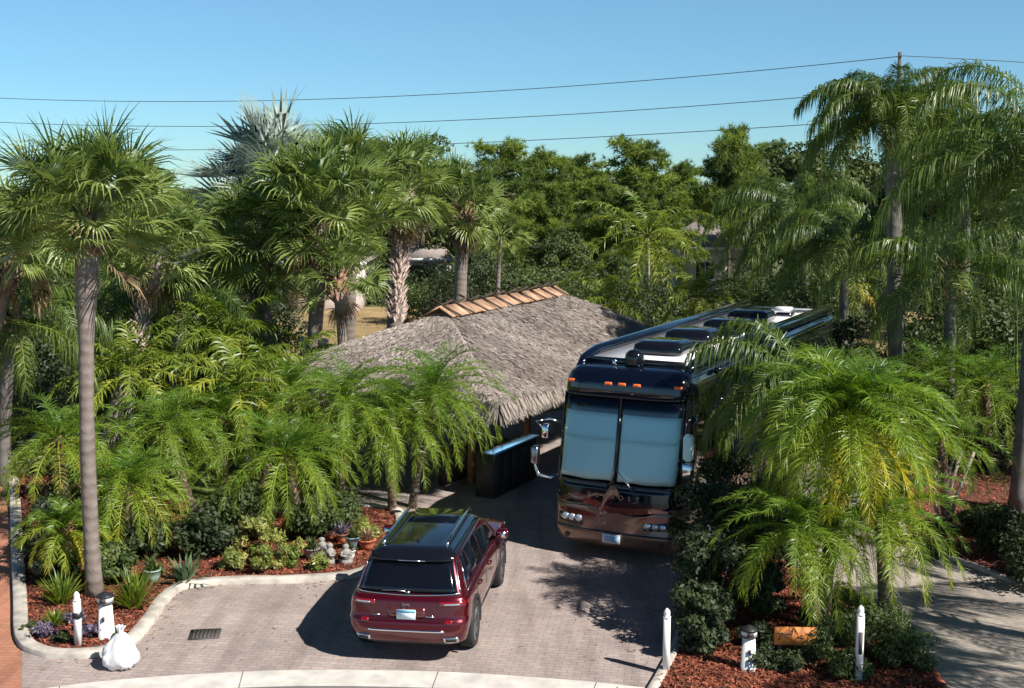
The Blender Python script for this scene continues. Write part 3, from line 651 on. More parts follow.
# ------------------------------------------------------------------ the red car
car = empty('parked_car', (-1.65, 18.36, .012), -.1294, 'dark red estate car with black roof and silver rails parked on the driveway', 'car')
LB = [(.30, .86, .20, .35, 4.95, .5), (.38, .93, .07, .38, 5.12, .55), (.56, .965, .0, .36, 5.20, .6), (.70, .975, .01, .34, 5.20, .6), (.76, .972, .05, .34, 5.18, .6), (.92, .965, .08, .32, 5.12, .6), (1.02, .95, .10, .30, 5.0, .6), (1.07, .93, .13, .28, 4.85, .6), (1.10, .89, .17, .26, 4.6, .5)]
body = loft(MB(), LB, 40).build('body', M['red'], car, smooth=True)
cuts = []
bpy.context.view_layer.update()
for s_ in (-1, 1):
    for y in (1.0, 4.08):
        mb = MB(); n = 32; a = np.arange(n) * 2 * math.pi / n
        V = np.concatenate([np.stack([np.full(n, s_ * xx), y + .43 * np.cos(a), .385 + .43 * np.sin(a)], 1) for xx in (.66, 1.3)])
        mb.add(V, [(j, (j + 1) % n, n + (j + 1) % n, n + j) for j in range(n)], P=[list(range(n))[::-1], [n + j for j in range(n)]]); o = mb.build('cutter', M['black'], car)
        bm = bmesh.new(); bm.from_mesh(o.data); bmesh.ops.recalc_face_normals(bm, faces=bm.faces); bm.to_mesh(o.data); bm.free(); cuts.append(o)
bm = bmesh.new(); bm.from_mesh(body.data); bmesh.ops.recalc_face_normals(bm, faces=bm.faces); bm.to_mesh(body.data); bm.free()
for p in body.data.polygons: p.use_smooth = True
cut(body, cuts)
for s_ in (-1, 1):
    for y in (1.0, 4.08):
        wheel(car, s_ * .855, y, .385, .25)
        mb = MB(); a = np.linspace(-.25, math.pi + .25, 22)        # black arch lip
        V = np.concatenate([np.stack([np.full(22, s_ * xx), y + rr * np.cos(a), .385 + rr * np.sin(a)], 1) for rr, xx in ((.425, .95), (.43, .985), (.475, .985), (.48, .955))])
        mb.add(V, [(i * 22 + j, i * 22 + j + 1, (i + 1) * 22 + j + 1, (i + 1) * 22 + j) for i in range(3) for j in range(21)]); mb.build('arch_trim', M['black'], car)
        mb = MB(); mb.lathe((0, 0, 0), [(.40, 0), (.40, .24)], 20); 
GH = [(1.07, .90, .15, .22, 4.10, .40), (1.20, .87, .22, .22, 3.90, .40), (1.35, .82, .31, .22, 3.65, .40), (1.52, .745, .42, .22, 3.35, .36), (1.60, .70, .47, .22, 3.2, .34), (1.66, .655, .52, .24, 3.05, .34), (1.70, .59, .60, .26, 2.9, .32), (1.72, .48, .75, .26, 2.7, .3)]
car.scale = (.975, 1, 1)
loft(MB(), GH[:5], 14).build('cabin', M['red'], car, smooth=True)
loft(MB(), [(1.601,) + tuple(np.array(GH[4][1:]) + [.006, -.006, 0, .006, 0])] + [(z, a + .004, b - .004, c_, d, e) for z, a, b, c_, d, e in GH[5:]], 14).build('roof', M['gloss'], car, smooth=True)
endpanel(MB(), GH, (lambda v: -.80 + .13 * v, lambda v: .80 - .13 * v, lambda u, v: 1.13 + .45 * v), .008, 14, 6).build('rear_window', M['carglass'], car, smooth=False)
mb = MB()
P = [endpt(GH, x, 1.115 - .015 * (1 - (x / .83) ** 2) + .02 * abs(x), .016) for x in np.linspace(-.83, .83, 20)]
P += [endpt(GH, .84 - .125 * t, 1.14 + .42 * t, .012) for t in np.linspace(0, 1, 8)]
mb.tube(P, .012, 6); mb.tube([endpt(GH, -.84 + .125 * t, 1.14 + .42 * t, .012) for t in np.linspace(0, 1, 8)], .008, 6)
mb.build('window_trim', M['chrome'], car)
sp = MB()
V = []
for x in np.linspace(-.68, .68, 15):
    e = endpt(GH, x, 1.6, 0); V += [(x, e[1] - .10, 1.60), (x, e[1] + .05, 1.665), (x, e[1] - .09, 1.575), (x, e[1] + .02, 1.57)]
sp.add(V, [q for i in range(14) for q in ((4 * i, 4 * i + 4, 4 * i + 5, 4 * i + 1), (4 * i + 2, 4 * i + 6, 4 * i + 4, 4 * i), (4 * i + 3, 4 * i + 7, 4 * i + 6, 4 * i + 2))]).build('spoiler', M['gloss'], car)
MB().tube([(x, endpt(GH, x, 1.6, .115)[1], 1.592) for x in (-.2, 0, .25)], .008, 5).build('brake_light', M['chrome'], car)
wp = MB().tube([endpt(GH, x, z, .03) for x, z in ((.0, 1.15), (-.2, 1.17), (-.42, 1.16))], .012, 5); wp.box(endpt(GH, 0, 1.145, .03), (.07, .04, .035)); wp.build('wiper', M['alloy'], car)
for s_ in (-1, 1):
    for nm, poly in (('quarter_window', [(.56, 1.17), (1.10, 1.14), (1.12, 1.55), (.80, 1.55)]), ('side_window', [(1.16, 1.14), (2.12, 1.12), (2.08, 1.56), (1.18, 1.56)]), ('side_window', [(2.18, 1.12), (3.45, 1.12), (3.05, 1.50), (2.95, 1.55), (2.14, 1.56)])):
        sidepanel(MB(), GH, s_, poly, .006).build(nm, M['carglass'], car)
    mb = MB().tube([sidept(GH, s_, y, z, .012) for y, z in ((.5, 1.14), (.8, 1.57), (1.1, 1.585), (2.9, 1.585), (3.1, 1.52), (3.55, 1.12))], .009, 5); mb.tube([sidept(GH, s_, y, 1.105, .02) for y in (.5, 2, 3.5)], .01, 5); mb.build('window_trim', M['chrome'], car)
    MB().tube([(s_ * .53, .78, 1.715), (s_ * .53, .85, 1.765), (s_ * .535, 1.2, 1.79), (s_ * .54, 2.4, 1.79), (s_ * .54, 2.95, 1.765), (s_ * .54, 3.05, 1.70)], [.02, .028, .026, .026, .026, .02], 8).build('roof_rail', M['chrome'], car, smooth=True)
    # tail light wrapping the corner, its clear strip, fog lens, exhaust
    tl = endpanel(MB(), LB, (lambda v: s_ * (.52 if s_ > 0 else .96), lambda v: s_ * (.96 if s_ > 0 else .52), lambda u, v: .955 + .07 * v), .012, 12, 3).build('tail_light', M['lamp_r'], car)
    endpanel(MB(), LB, (lambda v: s_ * (.60 if s_ > 0 else .85), lambda v: s_ * (.85 if s_ > 0 else .60), lambda u, v: .975 + .022 * v), .019, 8, 1, .008).build('reversing_lens', M['lamp_w'], tl)
    endpanel(MB(), LB, (lambda v: s_ * (.62 if s_ > 0 else .74), lambda v: s_ * (.74 if s_ > 0 else .62), lambda u, v: .70 + .05 * v), .012, 6, 3).build('reflector', M['lamp_r'], car)
    ex = endpanel(MB(), LB, (lambda v: s_ * (.60 if s_ > 0 else .83), lambda v: s_ * (.83 if s_ > 0 else .60), lambda u, v: .37 + .10 * v), .02, 8, 3, .05).build('exhaust_tip', M['chrome'], car)
    endpanel(MB(), LB, (lambda v: s_ * (.63 if s_ > 0 else .80), lambda v: s_ * (.80 if s_ > 0 else .63), lambda u, v: .39 + .06 * v), .024, 6, 2, .006).build('exhaust_opening', M['black'], ex)
    mr = empty('mirror', (s_ * .93, 3.42, 1.13)); mr.parent = car
    loft(MB(), [(-.06, .05, -.04, .03, .06, .03), (-.02, .12, -.07, .04, .09, .05), (.07, .12, -.06, .04, .08, .05), (.11, .08, -.03, .03, .05, .03)], 2, 2).build('shell', M['red'], mr, smooth=True).location = (s_ * .14, 0, .03)
    MB().box((s_ * .14, -.07, .05), (.17, .01, .11)).build('mirror_glass', M['chrome'], mr); MB().box((s_ * .02, .01, -.02), (.12, .05, .04)).build('arm', M['black'], mr)
    for y in (1.35, 2.4): MB().tube([sidept(LB, s_, y + d, .93, o_) for d, o_ in ((0, .0), (.02, .03), (.18, .03), (.2, 0))], .014, 6).build('door_handle', M['red'], car)
    for y in (1.2, 2.14, 3.3): MB().tube([sidept(LB, s_, y, z, -.001) for z in (.45, .7, .9, 1.03)], .006, 4).build('door_gap', M['black'], car)
    sidepanel(MB(), LB, s_, [(1.5, .32), (3.6, .32), (3.6, .42), (1.5, .42)], .012, .03).build('sill', M['black'], car)
    MB().box((s_ * .7, 5.13, .86), (.35, .10, .10)).build('headlight', M['lamp_w'], car)
endpanel(MB(), LB, (lambda v: -.62, lambda v: .62, lambda u, v: .565 + .028 * v), .018, 14, 1).build('bumper_trim', M['chrome'], car)
endpanel(MB(), LB, (lambda v: -.62, lambda v: .62, lambda u, v: .30 + .07 * v), .006, 14, 1).build('diffuser', M['black'], car)
endpanel(MB(), LB, (lambda v: -.80, lambda v: .80, lambda u, v: .735 + .008 * v), .004, 14, 1, .008).build('tailgate_gap', M['black'], car)
endpanel(MB(), LB, (lambda v: -.3, lambda v: .3, lambda u, v: .765 + .16 * v), .003, 10, 2, .01).build('plate_recess', M['maroon'], car)
pl = MB().box((0, .028, .83), (.31, .012, .155)).build('number_plate', M['plate'], car); pl.location = (0, 0, 0)
MB().box((0, .019, .885), (.30, .006, .04)).build('plate_band', M['plateb'], pl)
text('Jeep', .075, 'chrome', car, (0, .062, .985), (R(90), 0, 0), 'emblem')
MB().box((.38, .045, .80), (.15, .008, .016)).build('badge', M['chrome'], car); MB().box((-.5, .06, .80), (.14, .008, .016)).build('badge', M['alloy'], car)
MB().lathe((.0, 1.0, 1.71), [(.03, 0), (.02, .03), (.005, .06)], 8).build('antenna', M['gloss'], car)
MB().box((0, 2.55, 1.7235), (.85, .9, .004)).build('sunroof', M['carglass'], car)

# ------------------------------------------------------------------ the motorhome
rv = empty('motorhome', (1.98, 23.72, .012), -.475, 'large black and copper motorhome coach parked with sunshades behind its windscreen', 'motorhome')
RL = [(.24, 1.20, .16, .42, 13.4, .2), (.34, 1.26, .05, .45, 13.5, .2), (.55, 1.29, .0, .45, 13.6, .2), (.62, 1.29, .03, .45, 13.6, .2), (1.15, 1.29, .05, .45, 13.6, .2)]
RU = [(1.15, 1.285, .055, .45, 13.6, .2), (1.50, 1.285, .10, .45, 13.6, .2), (1.56, 1.285, .12, .45, 13.6, .2), (3.20, 1.265, .46, .45, 13.6, .2), (3.32, 1.27, .42, .45, 13.6, .2), (3.50, 1.26, .44, .48, 13.6, .2), (3.66, 1.22, .53, .5, 13.55, .2), (3.76, 1.14, .68, .5, 13.5, .2), (3.80, 1.0, .90, .5, 13.4, .2)]
low = loft(MB(), RL, 20).build('lower_body', M['copper'], rv, smooth=True)
bm = bmesh.new(); bm.from_mesh(low.data); bmesh.ops.recalc_face_normals(bm, faces=bm.faces); bm.to_mesh(low.data); bm.free()
cuts = []
for s_ in (-1, 1):
    for y, q in ((2.35, .6), (9.6, .6), (10.9, .56)):
        mb = MB(); n = 32; a = np.arange(n) * 2 * math.pi / n
        V = np.concatenate([np.stack([np.full(n, s_ * xx), y + q * np.cos(a), .5 + q * np.sin(a)], 1) for xx in (.8, 1.6)])
        mb.add(V, [(j, (j + 1) % n, n + (j + 1) % n, n + j) for j in range(n)], P=[list(range(n))[::-1], [n + j for j in range(n)]]); o = mb.build('cutter', M['black'], rv)
        bm = bmesh.new(); bm.from_mesh(o.data); bmesh.ops.recalc_face_normals(bm, faces=bm.faces); bm.to_mesh(o.data); bm.free(); cuts.append(o)
        wheel(rv, s_ * 1.10, y, .5, .30, 10, 'chrome')
cut(low, cuts)
loft(MB(), RU, 20).build('upper_body', M['navy'], rv, smooth=True)
U = RU
# windscreen: black surround, cloth shades, glass in front, centre bar
endpanel(MB(), U, (lambda v: -1.235, lambda v: 1.235, lambda u, v: 1.52 + 1.72 * v), .006, 30, 6, .02).build('windscreen_surround', M['gloss'], rv)
for s_ in (-1, 1):
    a, b = (.045, 1.17) if s_ > 0 else (-1.17, -.045)
    endpanel(MB(), U, (lambda v: a, lambda v: b, lambda u, v: 1.60 + .80 * v + .01 * math.sin(u * 9)), .012, 16, 8, .004).build('sunshade', M['shade'], rv)
    endpanel(MB(), U, (lambda v: a, lambda v: b, lambda u, v: 2.39 + .52 * v), .018, 16, 4, .004).build('sunshade_valance', M['shade2'], rv)
    endpanel(MB(), U, (lambda v: a - .02, lambda v: b + .02, lambda u, v: 1.57 + 1.60 * v), .032, 16, 8, .004).build('windscreen', M['glass'], rv, smooth=True)
mb = MB().tube([endpt(U, 0, z, .036) for z in (1.52, 2.3, 3.24)], .026, 6)
mb.tube([endpt(U, x, 3.245, .02) for x in np.linspace(-1.25, 1.25, 26)], .028, 6); mb.tube([endpt(U, x, 1.535, .02) for x in np.linspace(-1.25, 1.25, 26)], .028, 6)
for s_ in (-1, 1): mb.tube([endpt(U, s_ * 1.235, z, .012) for z in (1.52, 2.3, 3.24)], .028, 6)
mb.build('windscreen_frame', M['gloss'], rv)
for x in (-1.08, -.28, 0, .30, 1.08): 
    o = loft(MB(), [(-.03, .085, -.03, .03, .08, .03), (.03, .07, -.02, .03, .08, .03)], 1, 1).build('marker_light', M['lamp_o'], rv); o.location = endpt(U, x, 3.50, 0)
# lower front: bumper line, lamps, plate, maroon sweep, lettering
endpanel(MB(), RL, (lambda v: -1.27, lambda v: 1.27, lambda u, v: .575 + .03 * v), .02, 30, 1, .03).build('bumper_line', M['gloss'], rv)
FU = RL[:-1] + RU[:3]
endpanel(MB(), FU, (lambda v: -1.20 + .06 * v, lambda v: 1.20 - .06 * v, lambda u, v: 1.0 + .12 * (2 * u - 1) ** 2 - .06 * math.cos(u * 9) * (1 - v) + (.48 - .12 * (2 * u - 1) ** 2 * 1) * v), .008, 34, 6, .03).build('front_panel', M['gloss'], rv)
def sweep(x0, x1, f, wd, off, name, m):
    mb = MB(); V = []; n = 26
    for i in range(n + 1):
        t = i / n; x = x0 + (x1 - x0) * t; zc = f(t); h = wd * (.25 + math.sin(math.pi * min(1, t * .9 + .08))) * .5
        V += [endpt(FU, x, zc - h, off), endpt(FU, x, zc + h, off)]
    mb.add(V, [(2 * i, 2 * i + 2, 2 * i + 3, 2 * i + 1) for i in range(n)]); mb.build(name, M[m], rv)
sweep(-1.15, .25, lambda t: 1.12 + .10 * math.sin(t * 5.5), .13, .014, 'paint_sweep', 'maroon')
sweep(-.25, .15, lambda t: 1.02 + .42 * abs(math.sin(t * 2.6)), .17, .018, 'paint_sweep', 'copper')
sweep(-.1, 1.15, lambda t: 1.08 - .03 * math.sin(t * 6), .10, .016, 'paint_sweep', 'maroon')
sweep(-.95, -.1, lambda t: 1.26 - .06 * math.sin(t * 6), .05, .02, 'paint_sweep', 'copper')
sweep(.5, 1.2, lambda t: .88 + .1 * t, .12, .012, 'paint_sweep', 'maroon')
sweep(-1.15, -.2, lambda t: .93 - .05 * t, .09, .012, 'paint_sweep', 'maroon')
for i, ch in enumerate('PREVOST'):
    x = -.50 + i * .165; text(ch, .13, 'alloy', rv, endpt(FU, x, 1.30, .034), (R(90) - .03, 0, 0))
for s_ in (-1, 1):
    a, b = sorted((s_ * .62, s_ * 1.16))
    h = endpanel(MB(), FU, (lambda v: a, lambda v: b, lambda u, v: .70 + .16 * v + .03 * u * s_), .012, 12, 3).build('headlight_panel', M['gloss'], rv)
    for x in (.70, .85, 1.0):
        p = endpt(FU, s_ * x, .79, .02); o = MB().lathe((0, 0, 0), [(.07, -.02), (.072, .01), (.055, .016), (.03, .03)], 14).build('lens', M['lamp_w'], h, smooth=True); o.location = p; o.rotation_euler = (R(90), 0, 0)
    p = endpt(RL, s_ * .95, .42, .005); o = MB().lathe((0, 0, 0), [(.05, 0), (.05, .02), (.03, .02)], 12).build('fog_light', M['black'], rv); o.location = p; o.rotation_euler = (R(90), 0, 0)
    # wipers
    MB().tube([endpt(U, .12 + s_ * .28, 1.47, .05), endpt(U, .12 + s_ * .16, 1.6, .07), endpt(U, .12 + s_ * .02 - .12, 1.86, .06)], [.02, .016, .01], 6).build('wiper', M['chrome' if s_ > 0 else 'black'], rv)
mb = MB().box((0, -.03, .47), (.36, .02, .18)); pl = mb.build('number_plate', M['plate'], rv); MB().box((0, -.042, .47), (.26, .006, .10)).build('plate_field', mat('plate_face', (.28, .52, .78), .5), pl)
# side glass, doors and trim
for s_ in (-1, 1):
    for a, b, z0, z1 in ((.62, 1.55, 1.75, 2.9), (2.7, 4.3, 2.0, 3.0), (5.2, 6.6, 2.1, 2.95), (8.2, 9.6, 2.1, 2.95)):
        sidepanel(MB(), U, s_, [(a, z0), (b, z0), (b, z1), (a, z1)], .008, .02).build('side_window', M['carglass'], rv)
    sidepanel(MB(), RL, s_, [(3.1, .35), (8.9, .35), (8.9, .60), (3.1, .60)], .006, .02).build('skirt_stripe', M['maroon'], rv)
    for y in (3.2, 4.7, 6.2, 7.7): MB().tube([sidept(RL, s_, y, z, .002) for z in (.36, .7, 1.1)], .008, 4).build('locker_gap', M['black'], rv)
    MB().tube([(s_ * 1.10, .95, 3.72), (s_ * 1.13, 1.3, 3.84), (s_ * 1.14, 1.9, 3.93), (s_ * 1.14, 6, 3.95), (s_ * 1.14, 13.0, 3.95), (s_ * 1.14, 13.4, 3.85)], [.06, .11, .13, .13, .13, .08], 10).build('roof_rail', M['navy'], rv, smooth=True)
    MB().tube([(s_ * 1.30, 2.2, 3.62), (s_ * 1.34, 2.3, 3.66), (s_ * 1.34, 11.5, 3.66), (s_ * 1.30, 11.6, 3.62)], .07, 8).build('awning_roll', M['navy'], rv, smooth=True)
# mirrors: left arm carries two heads, right arm one
def head(loc, rx, rz, nm='mirror_head', par=None, m='chrome'):
    o = loft(MB(), [(-rz, rx * .6, -.05, .05, .07, .05), (-rz * .8, rx, -.08, .06, .09, .06), (rz * .8, rx, -.08, .06, .09, .06), (rz, rx * .6, -.05, .05, .07, .05)], 2, 2).build(nm, M[m], par, smooth=True); o.location = loc; return o
ml = empty('mirror', (-1.28, .55, 1.62)); ml.parent = rv
MB().tube([(0, 0, -.10), (-.18, -.18, -.16), (-.40, -.26, -.10), (-.47, -.25, .08), (-.47, -.25, .45)], .035, 8).build('arm', M['chrome'], ml, smooth=True)
head((-.47, -.25, .30), .075, .19, par=ml, m='alloy')
mu = empty('mirror', (-1.27, .62, 2.45)); mu.parent = rv
MB().tube([(.0, 0, .10), (-.25, -.15, .22), (-.5, -.25, .16), (-.34, -.26, .02)], .028, 8).build('arm', M['chrome'], mu, smooth=True); head((-.27, -.27, -.02), .075, .15, par=mu)
mr = empty('mirror', (1.28, .6, 1.9)); mr.parent = rv
MB().tube([(0, 0, -.3), (.14, -.2, -.28), (.16, -.25, -.1)], .03, 8).build('arm', M['chrome'], mr, smooth=True); head((.10, -.28, .02), .10, .17, par=mr); head((.10, -.28, .48), .09, .26, par=mr, m='shade')
rv.scale = (1.05, 1, 1)
# roof equipment
MB().box((0, 7.25, 3.83), (2.1, 12.0, .10)).build('roof_deck', M['roofw'], rv)
MB().box((0, 1.22, 3.84), (2.0, .08, .14)).build('deck_riser', M['gloss'], rv)
for i, y in enumerate((2.6, 4.9, 7.2, 9.6)):
    ac = loft(MB(), [(0, .50, -.52, .2, .52, .2), (.06, .52, -.56, .2, .56, .2), (.20, .50, -.50, .2, .52, .25), (.27, .40, -.36, .2, .44, .25)], 2, 2).build('air_conditioner', M['gloss'], rv, smooth=True); ac.location = (-.05 if i % 2 else .08, y, 3.885)
    mb = MB()
    for q in range(6): mb.box((-.25 + q * .1, .595, .12), (.07, .02, .10))
    mb.build('vent_grille', M['black'], ac)
for y in (3.75, 6.1, 8.4, 11.0):
    MB().box((.45, y, 3.93), (.42, .42, .09), taper=.9).build('roof_vent', M['gloss'], rv)
for y in (5.5, 6.2, 11.6, 12.3): MB().box((-.55, y, 3.90), (.55, .5, .03)).build('solar_panel', M['carglass'], rv)
MB().box((.1, 12.3, 3.93), (.5, .4, .12), taper=.8).build('roof_vent', M['roofw'], rv)
dm = MB().lathe((0, 0, 0), [(.17, 0), (.18, .05), (.19, .16), (.17, .25), (.11, .32), (.03, .345)], 18).build('satellite_dome', M['gloss'], rv, smooth=True); dm.location = (.02, 1.05, 3.79)
mb = MB().lathe((0, 0, 0), [(.05, 0), (.05, .12), (.02, .14)], 10); o = mb.build('horn', M['chrome'], rv); o.location = (-.35, .95, 3.78)

# ------------------------------------------------------------------ thatched hut
HX, HY, E0, RZ, R0, R1_ = 12.4, 6.9, 2.46, 4.05, 3.6, 10.6
hut = empty('thatched_hut', (-.30, 27.8, 0), math.atan2(.895, .446), 'open tiki hut with hipped grey thatch roof and orange ridge boards', 'hut')
A, B, C_, D_ = np.array([0, 0, E0]), np.array([HX, 0, E0]), np.array([HX, HY, E0]), np.array([0, HY, E0]); Ra, Rb_ = np.array([R0, HY / 2, RZ]), np.array([R1_, HY / 2, RZ])
faces = [(A, B, Rb_, Ra), (C_, D_, Ra, Rb_), (D_, A, Ra, Ra), (B, C_, Rb_, Rb_)]
def roofpt(f, u, v):
    a, b, c_, d = f; lo = a + (b - a) * u; hi = d + (c_ - d) * u; p = lo + (hi - lo) * v
    return p + np.array([0, 0, .12 * math.sin(math.pi * v) + .04 * math.sin(p[0] * 1.7 + p[1] * 1.1)])
rf = MB(); nu, nv = 24, 14
for f in faces:
    V = [roofpt(f, i / nu, j / nv) for j in range(nv + 1) for i in range(nu + 1)]; V += [p - np.array([0, 0, .22]) for p in V]; N = (nu + 1) * (nv + 1)
    Q = [(j * (nu + 1) + i, j * (nu + 1) + i + 1, (j + 1) * (nu + 1) + i + 1, (j + 1) * (nu + 1) + i) for j in range(nv) for i in range(nu)]
    Q += [(a + N, d + N, c_ + N, b + N) for a, b, c_, d in Q]; Q += [(i + 1, i, i + N, i + 1 + N) for i in range(nu)]
    rf.add(V, Q, tint=.35)
roof = rf.build('roof', M['thatch'], hut)
th = MB(); rng = rg(7)
for f, cnt in zip(faces, (38000, 8000, 20000, 4000)):
    u = rng.random(cnt); v = 1 - np.sqrt(1 - rng.random(cnt) * .999) if np.allclose(f[2], f[3]) else rng.random(cnt) ** 1.15
    P = np.array([roofpt(f, a, b) for a, b in zip(u, v)]); Q2 = np.array([roofpt(f, a, max(0, b - .03) if b > .03 else 0) for a, b in zip(u, v)])
    down = unit((f[0] + f[1]) / 2 - (f[2] + f[3]) / 2); alo = unit(f[1] - f[0]); nn = np.cross(alo, -down); nn = nn if nn[2] > 0 else -nn
    d = unit(down + alo * rng.normal(0, .22, (cnt, 1)) + nn * rng.normal(.10, .12, (cnt, 1))); l = rng.uniform(.07, .24, (cnt, 1)); pt = .14 * np.sin(P[:, 0] * 1.3 + 2 * np.sin(P[:, 1] * .9)) + .10 * np.sin(P[:, 0] * 3.7 + P[:, 1] * 2.9) - .25 * (np.sin(v * 46 + 1.5 * np.sin(u * 20)) > .86); s = unit(np.cross(d, nn) + nn * rng.normal(0, .5, (cnt, 1))) * rng.uniform(.004, .012, (cnt, 1))
    b = P + nn * rng.uniform(.005, .05, (cnt, 1)); e = b + d * l; i = np.arange(cnt) * 4
    th.add(np.stack([b - s, b + s, e + s * .5, e - s * .5], 1).reshape(-1, 3), np.stack([i, i + 1, i + 2, i + 3], 1), tint=np.repeat(np.clip(rng.beta(2, 2, cnt) + pt, 0, 1), 4))
    cnt = cnt // 7; u = rng.random(cnt); P = f[0] + (f[1] - f[0]) * u[:, None] + np.array([0, 0, .0]) - np.array([0, 0, 1]) * rng.uniform(0, .2, (cnt, 1))
    d = unit(down * rng.uniform(.3, 1.2, (cnt, 1)) + np.array([0, 0, -1.]) * rng.uniform(.5, 1.6, (cnt, 1)) + alo * rng.normal(0, .18, (cnt, 1))); s = alo * rng.uniform(.006, .02, (cnt, 1)); e = P + d * rng.uniform(.15, .42, (cnt, 1)); i = np.arange(cnt) * 4
    th.add(np.stack([P - s, P + s, e + s * .4, e - s * .4], 1).reshape(-1, 3), np.stack([i, i + 1, i + 2, i + 3], 1), tint=np.repeat(rng.beta(2, 2, cnt), 4))
th.build('thatch', M['thatchs'], roof)
cap = MB()
for s_ in (-1, 1):
    n = 22
    for i in range(n):
        x = R0 - .35 + (R1_ - R0 + .5) * i / n; w_ = (R1_ - R0 + .5) / n
        cap.box((x + w_ / 2, HY / 2 + s_ * .21, RZ + .06 + rng.normal(0, .006)), (w_ * .97, .50, .035), rot=Matrix.Rotation(-s_ * R(28) + rng.normal(0, .01), 3, 'X').to_quaternion())
cap.build('ridge_cap', M['ridge'], roof)
for i in range(10):
    x = R0 - .15 + i * .76
    mb = MB()
    for s_ in (-1, 1): mb.tube([(x + rng.normal(0, .02), HY / 2 - s_ * .30, RZ + .36), (x, HY / 2 + s_ * .62, RZ - .05)], .03, 6)
    mb.build('ridge_stake', M['darkwood'], roof)
for x in (1.8, 5.0, 8.3, 11.6):
    for y in (1.7, HY - 1.0): MB().tube([(x, y, -.05), (x + .03, y, 1.2), (x, y, 2.75)], [.11, .10, .09], 10).build('post', M['postwood'], hut, smooth=True)
for y in (1.7, HY - 1.0): MB().tube([(.9, y, 2.60), (HX - .9, y, 2.60)], .08, 8).build('beam', M['darkwood'], hut)
for x in (1.8, 5.0, 8.3, 11.6): MB().tube([(x, 1.0, 2.62), (x, HY - .7, 2.62)], .07, 8).build('rafter', M['darkwood'], hut)
c1 = G(497, 453, 1.12); c2 = G(537, 436, 1.12)
dd = c2 - c1; bar = empty('bar_counter', ((c1.x + c2.x) / 2, (c1.y + c2.y) / 2, 0), math.atan2(dd.y, dd.x), 'dark bar counter with glossy blue top under the thatched roof', 'counter')
L_ = dd.length + .1
MB().box((0, .30, .54), (L_, .5, 1.08)).build('cabinet', M['darkwood'], bar); MB().box((0, .15, 1.105), (L_ + .1, .34, .05)).build('counter_top', M['counter'], bar)
mb = MB()
for i in range(5): mb.box((-L_ / 2 + L_ * (i + .5) / 5, .045, .55), (L_ / 5 * .9, .012, .9))
mb.build('panels', M['darkwood'], bar)
c = G(462, 478); wl = empty('low_wall', (c.x, c.y, 0), R(60), 'low brown boarded wall at the near end of the bar', 'wall')
MB().box((0, 0, .42), (1.9, .16, .84)).build('boarding', M['darkwood'], wl); MB().box((0, 0, .86), (2.0, .24, .05)).build('cap_rail', M['postwood'], wl)
for x in (-.2, 1.6):
    c = G(505 + x * 14, 468); st = empty('bar_stool', (c.x, c.y, 0), 0, ('dark bar stool nearest the orange post of the hut' if x < 0 else 'dark bar stool nearest the motorhome by the bar'), 'stool', 'stools at the bar')
    MB().lathe((0, 0, .72), [(.17, 0), (.19, .02), (.18, .07), (.1, .09)], 14).build('seat', M['black'], st)
    for a in range(4): MB().tube([(.12 * math.cos(a * 1.57 + .78), .12 * math.sin(a * 1.57 + .78), .72), (.2 * math.cos(a * 1.57 + .78), .2 * math.sin(a * 1.57 + .78), 0)], .016, 6).build('leg', M['iron'], st)
# stone bench on the patio
# ------------------------------------------------------------------ houses beyond the field
def house(label, pxl, pxr, D, zw, zr, m, seed):
    a = base(pxl, D); b = base(pxr, D); wd = b.x - a.x; cx = (a.x + b.x) / 2; h = empty('house', (cx, D, 0), 0, label, 'house', 'houses beyond the field'); dp = 8
    MB().box((0, dp / 2, zw / 2), (wd, dp, zw)).build('wall', M[m], h)
    V = [(-wd / 2 - .5, -.5, zw - .05), (wd / 2 + .5, -.5, zw - .05), (wd / 2 + .5, dp + .5, zw - .05), (-wd / 2 - .5, dp + .5, zw - .05), (-wd / 2 + wd * .22, dp / 2, zr), (wd / 2 - wd * .22, dp / 2, zr)]
    rf = MB().add(V, [(0, 1, 5, 4), (2, 3, 4, 5), (0, 3, 2, 1)], [(1, 2, 5), (3, 0, 4)]).build('roof', M['shingle'], h)
    MB().box((0, -.56, zw - .07), (wd + 1, .08, .2)).build('fascia', M['white'], rf)
    n = max(2, int(wd / 2.6))
    for i in range(n):
        x = -wd / 2 + wd * (i + .5) / n
        if i == n // 2: d = MB().box((x, -.03, 1.05), (1.0, .08, 2.1)).build('door', M['greywood'], h); MB().box((x + .38, -.09, 1.05), (.05, .05, .12)).build('handle', M['chrome'], d)
        else:
            w_ = MB().box((x, -.02, 1.5), (1.2, .06, 1.2)).build('window', M['window'], h)
            MB().box((x, -.06, .87), (1.4, .12, .06)).box((x, -.055, 1.5), (.05, .03, 1.18)).box((x, -.05, 2.13), (1.36, .06, .06)).build('frame', M['white'], w_)
    return h
house('white house with low pale roof showing behind the cabbage palm trunks above the hut', 403, 446, 80, 2.6, 3.7, 'stuccow', 1)
house('beige house with grey roof showing right of the fan shaped areca palm', 682, 772, 84, 3.1, 4.7, 'stucco', 2)
house('pale house half hidden behind the boot covered trunks left of the hut', 170, 360, 72, 2.9, 4.0, 'stuccow', 3)
